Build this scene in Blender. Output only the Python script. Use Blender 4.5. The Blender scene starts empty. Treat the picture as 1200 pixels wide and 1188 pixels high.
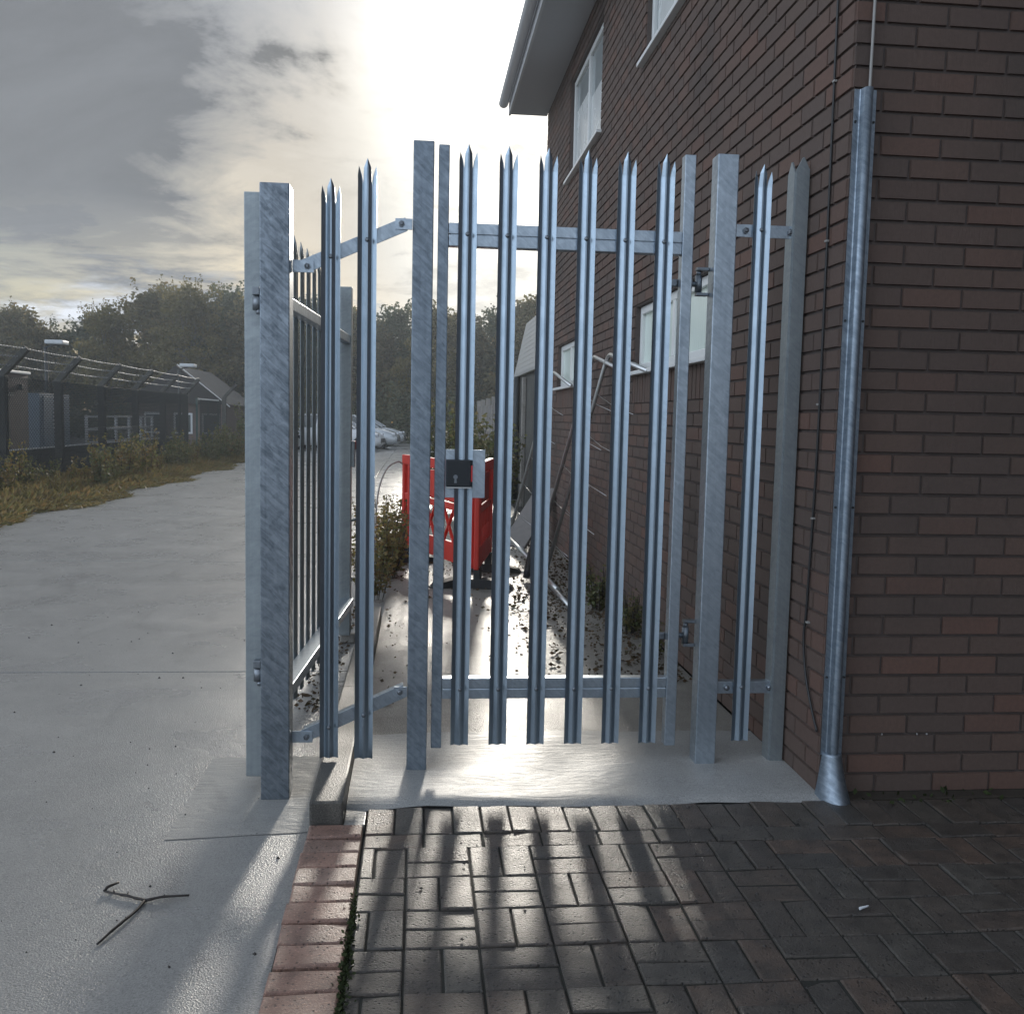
import bpy, bmesh, math, random
from mathutils import Vector, Matrix, Euler
R = math.radians
random.seed(7)
S = bpy.context.scene
COL = S.collection

# ------------------------------------------------------------------ materials
def new_mat(name):
    m = bpy.data.materials.new(name); m.use_nodes = True
    nt = m.node_tree; nt.nodes.clear()
    out = nt.nodes.new('ShaderNodeOutputMaterial')
    b = nt.nodes.new('ShaderNodeBsdfPrincipled')
    nt.links.new(b.outputs[0], out.inputs[0])
    return m, nt, b, out
def N(nt, t, **kw):
    n = nt.nodes.new(t)
    for k, v in kw.items():
        if k in ('operation', 'blend_type', 'data_type', 'feature', 'distance', 'noise_dimensions', 'voronoi_dimensions', 'interpolation_type', 'use_clamp', 'wave_type', 'bands_direction', 'noise_type'):
            setattr(n, k, v)
        else:
            n.inputs[k].default_value = v
    return n
def coords(nt, kind='Object', scale=(1, 1, 1)):
    tc = nt.nodes.new('ShaderNodeTexCoord'); mp = nt.nodes.new('ShaderNodeMapping')
    nt.links.new(tc.outputs[kind], mp.inputs[0]); mp.inputs['Scale'].default_value = scale
    return mp.outputs[0]
def noise(nt, vec, scale, detail=4, rough=.55, dist=0):
    n = N(nt, 'ShaderNodeTexNoise', Scale=scale, Detail=detail, Roughness=rough, Distortion=dist)
    nt.links.new(vec, n.inputs['Vector']); return n.outputs['Fac']
def ramp(nt, fac, stops):
    r = nt.nodes.new('ShaderNodeValToRGB'); nt.links.new(fac, r.inputs[0])
    e = r.color_ramp.elements
    while len(e) < len(stops): e.new(.5)
    for i, (p, c) in enumerate(stops):
        e[i].position = p; e[i].color = (c[0], c[1], c[2], 1) if not isinstance(c, (int, float)) else (c, c, c, 1)
    return r.outputs[0]
def mix(nt, a, b, fac, mode='MIX'):
    n = nt.nodes.new('ShaderNodeMix'); n.data_type = 'RGBA'; n.blend_type = mode
    for s, i in ((fac, 0), (a, 6), (b, 7)):
        if isinstance(s, (int, float)): n.inputs[i].default_value = s
        elif isinstance(s, tuple): n.inputs[i].default_value = (s[0], s[1], s[2], 1)
        else: nt.links.new(s, n.inputs[i])
    return n.outputs[2]
def math_(nt, op, a, b=None, c=None, clamp=False):
    n = nt.nodes.new('ShaderNodeMath'); n.operation = op; n.use_clamp = clamp
    for i, s in enumerate((a, b, c)):
        if s is None: continue
        if isinstance(s, (int, float)): n.inputs[i].default_value = s
        else: nt.links.new(s, n.inputs[i])
    return n.outputs[0]
def bump(nt, h, strength=.3, dist=.01, prev=None):
    b = N(nt, 'ShaderNodeBump', Strength=strength, Distance=dist); nt.links.new(h, b.inputs['Height'])
    if prev is not None: nt.links.new(prev, b.inputs['Normal'])
    return b.outputs[0]
def island(nt):
    return nt.nodes.new('ShaderNodeNewGeometry').outputs['Random Per Island']
def setc(nt, b, sock, v):
    if isinstance(v, (int, float)): b.inputs[sock].default_value = v
    elif isinstance(v, tuple): b.inputs[sock].default_value = (v[0], v[1], v[2], 1)
    else: nt.links.new(v, b.inputs[sock])

def plain(name, col, rough=.5, metal=0, var=.15, scale=30, bmp=.1, spec=.5):
    m, nt, b, o = new_mat(name)
    v = coords(nt); n = noise(nt, v, scale)
    c = mix(nt, tuple(x*(1-var) for x in col), tuple(min(1, x*(1+var)) for x in col), n)
    setc(nt, b, 'Base Color', c); setc(nt, b, 'Metallic', metal)
    setc(nt, b, 'Roughness', ramp(nt, n, [(.3, max(0, rough-.08)), (.7, min(1, rough+.08))]))
    setc(nt, b, 'Specular IOR Level', spec)
    if bmp: setc(nt, b, 'Normal', bump(nt, noise(nt, v, scale*6), bmp, .002))
    return m

def galvanised(name, lo, hi, rlo, rhi, spangle=1.0, metal=.9):
    m, nt, b, o = new_mat(name)
    v = coords(nt)
    vo = N(nt, 'ShaderNodeTexVoronoi', Scale=55.0, Randomness=1.0)
    wv = N(nt, 'ShaderNodeVectorMath', operation='ADD')
    nz = nt.nodes.new('ShaderNodeTexNoise'); nz.inputs['Scale'].default_value = 9; nt.links.new(v, nz.inputs['Vector'])
    sc = N(nt, 'ShaderNodeVectorMath', operation='SCALE', Scale=.05); nt.links.new(nz.outputs['Color'], sc.inputs[0])
    nt.links.new(v, wv.inputs[0]); nt.links.new(sc.outputs[0], wv.inputs[1]); nt.links.new(wv.outputs[0], vo.inputs['Vector'])
    big = noise(nt, v, 5, 5, .6, .6)
    # diagonal drag marks of the zinc bath
    rv = coords(nt, 'Object'); rv.node.inputs['Rotation'].default_value = (R(20), R(48), 0)
    dm = nt.nodes.new('ShaderNodeMapping'); dm.inputs['Scale'].default_value = (75, 20, 13); nt.links.new(rv, dm.inputs[0])
    streak = noise(nt, dm.outputs[0], 1.0, 4, .6, .8)
    run = noise(nt, coords(nt, 'Object', (90, 90, 1.2)), 1, 4, .6)
    t = math_(nt, 'MULTIPLY_ADD', vo.outputs['Color'], .16*spangle, math_(nt, 'MULTIPLY', big, .55))
    t = math_(nt, 'ADD', t, math_(nt, 'MULTIPLY_ADD', streak, .8*spangle, -.32*spangle))
    t = math_(nt, 'ADD', t, math_(nt, 'MULTIPLY_ADD', run, .3, -.08), clamp=True)
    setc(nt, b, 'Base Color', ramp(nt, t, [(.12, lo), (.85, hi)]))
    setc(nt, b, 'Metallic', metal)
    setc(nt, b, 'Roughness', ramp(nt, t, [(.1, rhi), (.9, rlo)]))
    n1 = bump(nt, streak, .12, .004); setc(nt, b, 'Normal', bump(nt, noise(nt, v, 160, 3), .08, .001, n1))
    return m

M = {}
M['galv'] = galvanised('galvanised_steel', (.27, .325, .38), (.58, .655, .72), .26, .46)
M['pale'] = galvanised('galvanised_pale', (.27, .34, .40), (.46, .54, .61), .20, .38, .3, .97)
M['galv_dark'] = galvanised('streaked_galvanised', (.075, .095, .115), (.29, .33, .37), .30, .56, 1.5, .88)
M['galv_dull'] = galvanised('weathered_galvanised', (.24, .27, .285), (.44, .48, .49), .42, .6, .6, .85)
M['galv_mid'] = galvanised('mottled_galvanised', (.13, .16, .19), (.33, .385, .44), .38, .60, 1.2, .86)
M['bolt'] = plain('zinc_bolt', (.22, .24, .26), .42, .9, .2, 60)

def brick(name, cols, speck=.5, rough=.75):
    m, nt, b, o = new_mat(name)
    v = coords(nt); r = island(nt)
    base = ramp(nt, r, [(i/(len(cols)-1), c) for i, c in enumerate(cols)])
    n = noise(nt, v, 55, 5, .65); f = noise(nt, v, 320, 3, .6)
    big = noise(nt, v, .9, 3)
    c = mix(nt, base, tuple(x*.55 for x in cols[0]), math_(nt, 'MULTIPLY', n, .75))
    c = mix(nt, c, tuple(min(1, x*1.7) for x in cols[-1]), ramp(nt, f, [(.62, 0), (.80, speck)]))
    c = mix(nt, c, mix(nt, c, (.05, .045, .04), .6), ramp(nt, big, [(.5, 0), (.75, 1)]))
    setc(nt, b, 'Base Color', c); setc(nt, b, 'Roughness', rough); setc(nt, b, 'Specular IOR Level', .3)
    # drag-faced texture: fine vertical scores
    dr = noise(nt, coords(nt, 'Object', (150, 150, 25)), 1, 3, .6)
    n1 = bump(nt, dr, .35, .003); setc(nt, b, 'Normal', bump(nt, n, .3, .004, n1))
    return m
M['brick'] = brick('brown_brick', [(.118, .085, .070), (.134, .093, .075), (.122, .090, .076), (.142, .096, .076), (.172, .097, .073), (.112, .084, .071), (.130, .092, .076), (.148, .095, .074)])
M['mortar'] = plain('mortar', (.088, .070, .062), .9, 0, .3, 40, .3)
M['salt'] = plain('lime_salt', (.30, .29, .28), .8, 0, .4, 90, .2)
M['old_brick'] = brick('old_brick', [(.20, .15, .13), (.16, .13, .12), (.24, .17, .14)])
M['upvc'] = plain('white_upvc', (.72, .73, .71), .35, 0, .05, 8, 0)
M['fascia'] = plain('grey_white_fascia', (.50, .50, .50), .4, 0, .1, 5, 0)
M['soffit'] = plain('soffit_board', (.42, .42, .43), .6, 0, .08, 6, 0)

def paver(name, cols, dark, rlo, rhi):
    m, nt, b, o = new_mat(name)
    v = coords(nt); r = island(nt)
    base = ramp(nt, r, [(i/(len(cols)-1), c) for i, c in enumerate(cols)])
    n = noise(nt, v, 14, 5, .6); f = noise(nt, v, 150, 4, .7); pit = N(nt, 'ShaderNodeTexVoronoi', Scale=75.0); nt.links.new(v, pit.inputs['Vector'])
    c = mix(nt, base, dark, ramp(nt, n, [(.38, 0), (.72, .85)]))
    c = mix(nt, c, tuple(x*2.6 for x in cols[0]), ramp(nt, f, [(.56, 0), (.72, .75)]))
    pits = ramp(nt, pit.outputs['Distance'], [(.10, 0), (.32, 1)])
    ps = ramp(nt, noise(nt, v, 34, 2), [(.44, 1), (.54, 0)])
    pm = math_(nt, 'MAXIMUM', pits, ps)
    c = mix(nt, tuple(x*.35 for x in dark), c, pm)
    setc(nt, b, 'Base Color', c)
    setc(nt, b, 'Roughness', ramp(nt, noise(nt, v, 6, 4), [(.35, rlo), (.7, rhi)])); setc(nt, b, 'Specular IOR Level', .55)
    n1 = bump(nt, f, .9, .005); n1 = bump(nt, pm, .6, .005, n1); setc(nt, b, 'Normal', bump(nt, n, .25, .01, n1))
    return m
M['paver'] = paver('charcoal_paver', [(.066, .056, .047), (.095, .075, .060), (.066, .061, .054), (.115, .078, .058), (.078, .066, .054), (.09, .082, .07)], (.030, .027, .024), .30, .50)
M['red_paver'] = paver('terracotta_paver', [(.27, .155, .115), (.33, .195, .145), (.22, .135, .105), (.30, .20, .155)], (.13, .08, .062), .38, .55)
M['bed'] = plain('paving_bed', (.020, .020, .016), .9, 0, .4, 40, .4)

def concrete(name, lo, hi, rlo, rhi, grain=.5, trowel=0, stones=True, spec=.5):
    m, nt, b, o = new_mat(name)
    v = coords(nt)
    big = noise(nt, v, .55, 5, .6, .5); mid = noise(nt, v, 7, 5, .6); f = noise(nt, v, 190, 5, .72)
    t = math_(nt, 'MULTIPLY_ADD', big, .6, math_(nt, 'MULTIPLY', mid, .4))
    c = ramp(nt, t, [(.3, lo), (.7, hi)])
    st = noise(nt, coords(nt, 'Object', (1, .45, 1)), 2.2, 6, .65, 1.0); c = mix(nt, c, tuple(x*.62 for x in lo), ramp(nt, st, [(.55, 0), (.68, .55)]))
    c = mix(nt, c, tuple(x*.45 for x in lo), ramp(nt, f, [(.34, .85), (.48, 0)]))
    c = mix(nt, c, tuple(min(1, x*1.6) for x in hi), ramp(nt, f, [(.55, 0), (.70, .65)]))
    setc(nt, b, 'Base Color', c); setc(nt, b, 'Specular IOR Level', spec)
    setc(nt, b, 'Roughness', ramp(nt, noise(nt, v, 1.7, 5, .6, .4), [(.35, rlo), (.68, rhi)]))
    nn = bump(nt, f, grain, .0035)
    if stones:
        vo = N(nt, 'ShaderNodeTexVoronoi', Scale=170.0); nt.links.new(v, vo.inputs['Vector'])
        nn = bump(nt, vo.outputs['Distance'], grain*.35, .006, nn)
    nn = bump(nt, mid, .08, .012, nn)
    if trowel:
        tr = noise(nt, coords(nt, 'Object', (3, 11, 1)), 1.3, 4, .5, 2.5); nn = bump(nt, tr, trowel, .03, nn)
    setc(nt, b, 'Normal', nn)
    return m
M['road'] = concrete('wet_road_concrete', (.20, .198, .190), (.285, .28, .268), .25, .36, .5)
M['pad'] = concrete('concrete_pad', (.20, .20, .19), (.31, .30, .28), .32, .5, .2, .14, False)
M['slab'] = concrete('new_concrete_slab', (.25, .25, .24), (.36, .355, .34), .40, .58, .2, .10, False)
M['path'] = concrete('stony_path', (.15, .14, .125), (.30, .285, .25), .30, .55, .9)
M['kerb'] = concrete('kerb_concrete', (.055, .052, .048), (.15, .138, .115), .4, .6, .5)
M['old_concrete'] = concrete('old_concrete', (.05, .05, .048), (.11, .11, .10), .7, .9, .3, 0, False, .2)
M['pale_concrete'] = concrete('pale_concrete', (.22, .21, .19), (.34, .32, .29), .7, .9, .3, 0, False, .2)
M['soil'] = plain('wet_soil', (.035, .027, .019), .85, 0, .5, 18, .6)
M['groove'] = plain('joint_filler', (.03, .03, .028), .9, 0, .3, 20, .3)

def glass(name, tint, rough, frost):
    m, nt, b, o = new_mat(name)
    v = coords(nt)
    setc(nt, b, 'Base Color', mix(nt, tuple(x*.8 for x in tint), tint, noise(nt, v, 2)))
    setc(nt, b, 'Roughness', rough); setc(nt, b, 'Specular IOR Level', .9)
    if frost:
        w = noise(nt, coords(nt, 'Object', (60, 60, 9)), 1, 3); setc(nt, b, 'Normal', bump(nt, w, .5, .004))
    return m
M['frosted'] = glass('frosted_glass', (.78, .88, .80), .22, True)
M['glass'] = glass('window_glass', (.06, .08, .08), .04, False)
M['blind'] = plain('white_blind', (.62, .64, .62), .25, 0, .06, 3, 0, .8)

def leaf_mat(name, cols, trans=.35, rough=.6):
    m, nt, b, o = new_mat(name)
    c = ramp(nt, island(nt), [(i/(len(cols)-1), k) for i, k in enumerate(cols)])
    c = mix(nt, c, tuple(x*.5 for x in cols[0]), ramp(nt, noise(nt, coords(nt), .8, 3), [(.4, 0), (.7, .7)]))
    setc(nt, b, 'Base Color', c); setc(nt, b, 'Roughness', rough); setc(nt, b, 'Specular IOR Level', .3)
    t = nt.nodes.new('ShaderNodeBsdfTranslucent'); nt.links.new(c, t.inputs[0])
    mx = nt.nodes.new('ShaderNodeMixShader'); mx.inputs[0].default_value = trans
    nt.links.new(b.outputs[0], mx.inputs[1]); nt.links.new(t.outputs[0], mx.inputs[2]); nt.links.new(mx.outputs[0], o.inputs[0])
    return m
M['leaf_a'] = leaf_mat('autumn_olive_leaves', [(.17, .155, .075), (.23, .185, .08), (.145, .15, .08), (.27, .19, .08)], .5)
M['leaf_b'] = leaf_mat('dark_green_leaves', [(.11, .13, .075), (.135, .15, .085), (.095, .118, .075), (.18, .165, .08)], .5)
M['leaf_c'] = leaf_mat('yellow_birch_leaves', [(.18, .16, .065), (.24, .19, .07), (.14, .14, .06)], .5)
M['weed'] = leaf_mat('weed_leaves', [(.17, .17, .055), (.26, .20, .07), (.12, .14, .055), (.28, .18, .07), (.19, .12, .055)], .45)
M['nettle'] = leaf_mat('bushy_green_leaves', [(.10, .13, .05), (.14, .155, .065), (.19, .155, .07), (.085, .105, .045)], .4)
M['litter'] = leaf_mat('fallen_leaves', [(.10, .065, .036), (.15, .095, .05), (.075, .052, .034), (.095, .085, .04)], .3)
M['verge'] = leaf_mat('verge_grass', [(.18, .15, .06), (.24, .19, .075), (.13, .14, .055), (.26, .165, .065), (.11, .10, .055)], .45)
M['moss'] = leaf_mat('moss', [(.03, .042, .012), (.042, .056, .018), (.022, .03, .01)], .1, .9)
M['bark'] = plain('bark', (.05, .042, .034), .9, 0, .4, 12, .5)
M['birch'] = plain('birch_bark', (.13, .12, .105), .8, 0, .5, 5, .3)
M['red'] = plain('red_plastic', (.56, .045, .028), .5, 0, .28, 9, .1)
_m = M['red'].node_tree; _t = _m.nodes.new('ShaderNodeBsdfTranslucent'); _t.inputs[0].default_value = (.85, .05, .035, 1)
_x = _m.nodes.new('ShaderNodeMixShader'); _x.inputs[0].default_value = .22
_o = [n for n in _m.nodes if n.type == 'OUTPUT_MATERIAL'][0]; _b = [n for n in _m.nodes if n.type == 'BSDF_PRINCIPLED'][0]
_m.links.new(_b.outputs[0], _x.inputs[1]); _m.links.new(_t.outputs[0], _x.inputs[2]); _m.links.new(_x.outputs[0], _o.inputs[0])
M['black'] = plain('black_rubber', (.018, .019, .02), .6, 0, .3, 30, .2)
M['dark_plastic'] = plain('lock_case', (.012, .016, .02), .45, 0, .2, 30, .1)
M['reflector'] = plain('white_plate', (.75, .74, .72), .4, 0, .05, 10, 0)
M['alu'] = plain('dull_aluminium', (.55, .56, .55), .35, .9, .15, 20, .05)
M['cable_black'] = plain('black_cable', (.02, .02, .02), .5, 0, .2, 40, 0)
M['cable_grey'] = plain('grey_cable', (.30, .29, .27), .5, 0, .2, 40, 0)
M['timber'] = plain('grey_timber', (.16, .15, .14), .8, 0, .3, 15, .4)
M['dark_metal'] = plain('dark_painted_metal', (.025, .03, .032), .6, .2, .3, 10, .1)
M['green_metal'] = plain('green_painted_metal', (.035, .07, .065), .55, .2, .2, 10, .1)
M['white_paint'] = plain('white_painted_metal', (.62, .64, .65), .5, 0, .12, 6, .05)
M['blue_paint'] = plain('blue_grey_door', (.20, .27, .34), .5, 0, .12, 5, .05)
M['sign_red'] = plain('sign_red', (.55, .03, .03), .5, 0, .1, 6, 0)
M['roof'] = plain('dark_roof_slate', (.022, .021, .022), .7, 0, .3, 7, .3)
M['cladding'] = plain('pale_cladding', (.40, .40, .38), .5, .3, .12, 4, .1)
M['wire'] = plain('fence_wire', (.07, .078, .085), .6, .6, .2, 30, 0)
M['barb'] = plain('barbed_wire_metal', (.30, .31, .32), .5, .8, .2, 30, 0)
M['car_white'] = plain('car_paint_white', (.70, .71, .72), .22, 0, .03, 3, 0, .7)
M['car_silver'] = plain('car_paint_silver', (.58, .61, .63), .22, .5, .05, 3, 0)
M['car_grey'] = plain('car_paint_grey', (.50, .53, .55), .22, .5, .05, 3, 0)
M['car_glass'] = glass('car_glass', (.03, .04, .045), .05, False)
M['lamp'] = plain('headlamp_lens', (.6, .62, .65), .1, .3, .05, 5, 0)
M['twig'] = plain('wet_twig', (.022, .017, .014), .6, 0, .4, 60, .3)
M['paper'] = plain('white_paper', (.7, .72, .74), .7, 0, .1, 40, .1)

# ------------------------------------------------------------------ mesh builder
class MB:
    def __init__(s): s.v = []; s.f = []; s.sm = []
    def add(s, vs, fs, smooth=False, mtx=None):
        o = len(s.v)
        s.v += [tuple((mtx @ Vector(p)) if mtx else p) for p in vs]
        s.f += [tuple(i+o for i in f) for f in fs]; s.sm += [smooth]*len(fs)
        return s
    def box(s, a, b, ch=0.0, mtx=None):
        x0, y0, z0 = a; x1, y1, z1 = b
        if ch <= 0:
            vs = [(x0,y0,z0),(x1,y0,z0),(x1,y1,z0),(x0,y1,z0),(x0,y0,z1),(x1,y0,z1),(x1,y1,z1),(x0,y1,z1)]
            fs = [(3,2,1,0),(4,5,6,7),(0,1,5,4),(1,2,6,5),(2,3,7,6),(3,0,4,7)]
            return s.add(vs, fs, False, mtx)
        bm = bmesh.new(); bmesh.ops.create_cube(bm, size=1)
        for v in bm.verts:
            v.co = Vector((x0 if v.co.x < 0 else x1, y0 if v.co.y < 0 else y1, z0 if v.co.z < 0 else z1))
        bmesh.ops.bevel(bm, geom=bm.edges[:], offset=ch, segments=2, profile=.6, affect='EDGES')
        bm.verts.index_update()
        s.add([tuple(v.co) for v in bm.verts], [tuple(v.index for v in f.verts) for f in bm.faces], False, mtx)
        bm.free(); return s
    def beam(s, p, q, w, h, ch=0.0, up=(0, 0, 1)):
        p, q = Vector(p), Vector(q); d = q-p; L = d.length; d.normalize()
        u = Vector(up); sd = d.cross(u).normalized(); u = sd.cross(d)
        m = Matrix(((d.x, sd.x, u.x, p.x), (d.y, sd.y, u.y, p.y), (d.z, sd.z, u.z, p.z), (0, 0, 0, 1)))
        return s.box((0, -w/2, -h/2), (L, w/2, h/2), ch, m)
    def tube(s, pts, r, n=8, cap=True, smooth=True):
        pts = [Vector(p) for p in pts]; rs = r if isinstance(r, (list, tuple)) else [r]*len(pts)
        vs = []; fs = []
        a = None
        for i, p in enumerate(pts):
            d = (pts[min(i+1, len(pts)-1)] - pts[max(i-1, 0)]).normalized()
            if a is None: a = d.orthogonal().normalized()
            else: a = (a - d*a.dot(d)).normalized()
            b = d.cross(a)
            for k in range(n):
                t = 2*math.pi*k/n; vs.append(tuple(p + (a*math.cos(t)+b*math.sin(t))*rs[i]))
        for i in range(len(pts)-1):
            for k in range(n):
                k2 = (k+1) % n; fs.append((i*n+k, i*n+k2, (i+1)*n+k2, (i+1)*n+k))
        s.add(vs, fs, smooth)
        if cap:
            o = len(s.v)-len(vs)
            s.f += [tuple(o+k for k in reversed(range(n))), tuple(o+(len(pts)-1)*n+k for k in range(n))]; s.sm += [False, False]
        return s
    def prism(s, poly, y0, y1, mtx=None):      # poly in x,z ; extruded along y
        n = len(poly); vs = [(x, y0, z) for x, z in poly]+[(x, y1, z) for x, z in poly]
        fs = [tuple(range(n)), tuple(reversed(range(n, 2*n)))]+[(i+n, (i+1) % n+n, (i+1) % n, i) for i in range(n)]
        return s.add(vs, fs, False, mtx)
    def build(s, name, mat, parent=None, loc=None, rot=None):
        me = bpy.data.meshes.new(name); me.from_pydata(s.v, [], s.f)
        me.polygons.foreach_set('use_smooth', s.sm); me.update()
        me.materials.append(mat)
        o = bpy.data.objects.new(name, me); COL.objects.link(o)
        if parent: o.parent = parent
        if loc: o.location = loc
        if rot: o.rotation_euler = rot
        return o
def tag(o, label=None, cat=None, group=None, kind=None):
    if label: o['label'] = label
    if cat: o['category'] = cat
    if group: o['group'] = group
    if kind: o['kind'] = kind
    return o
def thing(name, label, cat, loc=(0, 0, 0), rz=0, group=None):
    o = bpy.data.objects.new(name, None); COL.objects.link(o); o.location = loc; o.rotation_euler = (0, 0, rz)
    return tag(o, label, cat, group)
def copy_tree(o, parent=None):
    c = o.copy(); COL.objects.link(c)
    if parent: c.parent = parent
    for ch in list(o.children): copy_tree(ch, c)
    return c
def fixn(o):
    bm = bmesh.new(); bm.from_mesh(o.data); bmesh.ops.recalc_face_normals(bm, faces=bm.faces); bm.to_mesh(o.data); bm.free(); return o
rnd = random.Random(11)
def U(a, b): return rnd.uniform(a, b)

# ------------------------------------------------------------------ ground
ZR = -.05
g = MB().box((-59, -16, -.6), (39, 89, -.075)); tag(g.build('ground', M['groove']), kind='structure')
rd = MB()
ys = [-14, -6, -1.2, 5.36, 9.42, 13.6, 17.6, 21.7, 25.8, 30, 34, 38, 43, 48, 54, 60]
def quad_sheet(mb, x0, x1, y0, y1, z, zb):
    mb.box((x0, y0, zb), (x1, y1, z), .004)
for y0, y1 in zip(ys[:-1], ys[1:]):
    for x0, x1 in ((-5.3, -.9999+0), (-.9999, 9)) if y0 > 19 else ((-5.3, 1.4),):
        quad_sheet(rd, x0+.006, x1-.006, y0+.006, y1-.006, ZR, -.074)
road = tag(rd.build('road', M['road']), kind='structure')
vs = MB().box((-12, -14, -.074), (-5.31, 60, ZR+.012)); tag(vs.build('verge_soil', M['soil']), kind='structure')
# shallow fill joint between carriageway slabs and verge is covered by weeds
pad = MB()
pad.add([(-.83, 3.20, ZR+.002), (-.362, 3.24, ZR+.002), (-.362, 3.985, ZR+.002), (-.83, 3.985, ZR+.002)], [(0, 1, 2, 3)])
tag(pad.build('concrete_pad', M['pad']), kind='structure')

# raised path behind the gate
pa = MB().box((-.236, 4.10, -.07), (1.497, 26, -.004)); tag(pa.build('path', M['path']), kind='structure')
# trowelled threshold slab with a smeared, rounded front lip (fine grid)
sl = MB(); nx, ny = 60, 30; x0, x1, y0, y1 = -.238, 1.498, 3.315, 4.10
for j in range(ny+1):
    for i in range(nx+1):
        x = x0+(x1-x0)*i/nx; y = y0+(y1-y0)*j/ny
        lip = min(1, (y-y0)/.07)
        wob = .010*math.sin(x*7.3)+.006*math.sin(x*19+1)
        yy = y + (wob if j == 0 else wob*.5 if j == 1 else 0)
        z = -.004+.014*math.sin(lip*math.pi/2) + .004*math.sin(x*4.1+y*6)+.003*math.sin(x*11-y*9)
        sl.v.append((x, yy, z))
for j in range(ny):
    for i in range(nx):
        a = j*(nx+1)+i; sl.f.append((a, a+1, a+nx+2, a+nx+1)); sl.sm.append(True)
sl.box((x0, y0+.03, -.07), (x1, y1-.001, -.02))
tag(sl.build('concrete_slab', M['slab']), kind='structure')
# kerb
kb = MB().box((-.352, 3.19, -.07), (-.240, 4.6, .078), .008).box((-.352, 4.607, -.07), (-.240, 6.6, .074), .008)
tag(kb.build('kerb', M['kerb']), 'raised concrete kerb running under the fixed panel between road and path', 'kerb')

tag(MB().box((-.2385, 3.187, -.07), (-.166, 3.33, -.004), .004).build('mortar_fill', M['pad']), kind='structure')
# ------------------------------------------------------------------ paving
def paver_block(mb, x0, x1, y0, y1, z=0.0, b=.0045, gap=.0022, jit=.0032):
    x0 += gap+U(0, .0012); x1 -= gap+U(0, .0012); y0 += gap+U(0, .0012); y1 -= gap+U(0, .0012)
    t = [U(-jit, jit) for _ in range(4)]; o = U(-jit, jit); a = U(-.006, .006); cx, cy = (x0+x1)/2, (y0+y1)/2
    def rot(x, y): return (cx+(x-cx)*math.cos(a)-(y-cy)*math.sin(a), cy+(x-cx)*math.sin(a)+(y-cy)*math.cos(a))
    L = []
    for (ins, zz) in ((0, z-.05), (0, z-b+o), (b*.35, z-b*.3+o), (b, z+o)):
        for k, (x, y) in enumerate(((x0+ins, y0+ins), (x1-ins, y0+ins), (x1-ins, y1-ins), (x0+ins, y1-ins))):
            X, Y = rot(x, y); L.append((X, Y, zz+(t[k] if zz > z-.03 else 0)))
    fs = [(12, 13, 14, 15)]
    for l in range(3):
        for k in range(4):
            k2 = (k+1) % 4; fs.append((l*4+k, l*4+k2, l*4+4+k2, l*4+4+k))
    mb.add(L, fs)
pv = MB(); B = .0985
tag(MB().box((-.160, -3, -.07), (6.5, 3.313, -.0055)).build('paving_bed', M['bed']), kind='structure')
# soldier header course along the slab
x = -.163
while x < 1.47:
    paver_block(pv, x, x+B, 3.10, 3.312); x += B
x = 1.47+.02
while x < 6.4:
    paver_block(pv, x, x+B, 3.10, 3.312); x += B
# stretcher course
x = -.163
while x < 6.4:
    paver_block(pv, x, x+2*B*.985, 2.993, 3.10); x += 2*B*.985
# basket weave
j = 0; y = 2.993
while y > -2.7:
    i = 0; x = -.022-2*B
    while x < 6.3:
        if (i+j) % 2 == 0:
            for k in range(2): 
                if x+k*B+B > -.142: paver_block(pv, max(x+k*B, -.163), x+k*B+B, y-2*B, y)
        else:
            for k in range(2): paver_block(pv, max(x, -.163), x+2*B, y-k*B-B, y-k*B)
        x += 2*B; i += 1
    y -= 2*B; j += 1
tag(MB().box((1.52, 3.314, -.07), (6.5, 3.392, .004), .003).build('soil_strip', M['soil']), kind='structure')
tag(pv.build('block_paving', M['paver']), kind='structure')
ed = MB(); y = 3.185
tag(MB().box((-.352, -3, -.07), (-.170, 3.18, -.012)).build('edging_bed', M['bed']), kind='structure')
while y > -2.6:
    paver_block(ed, -.357+U(-.004, .004), -.166, y-.107, y, .004, .007, .005, .004); y -= .107
tag(ed.build('brick_edging', M['red_paver']), kind='structure')

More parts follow.
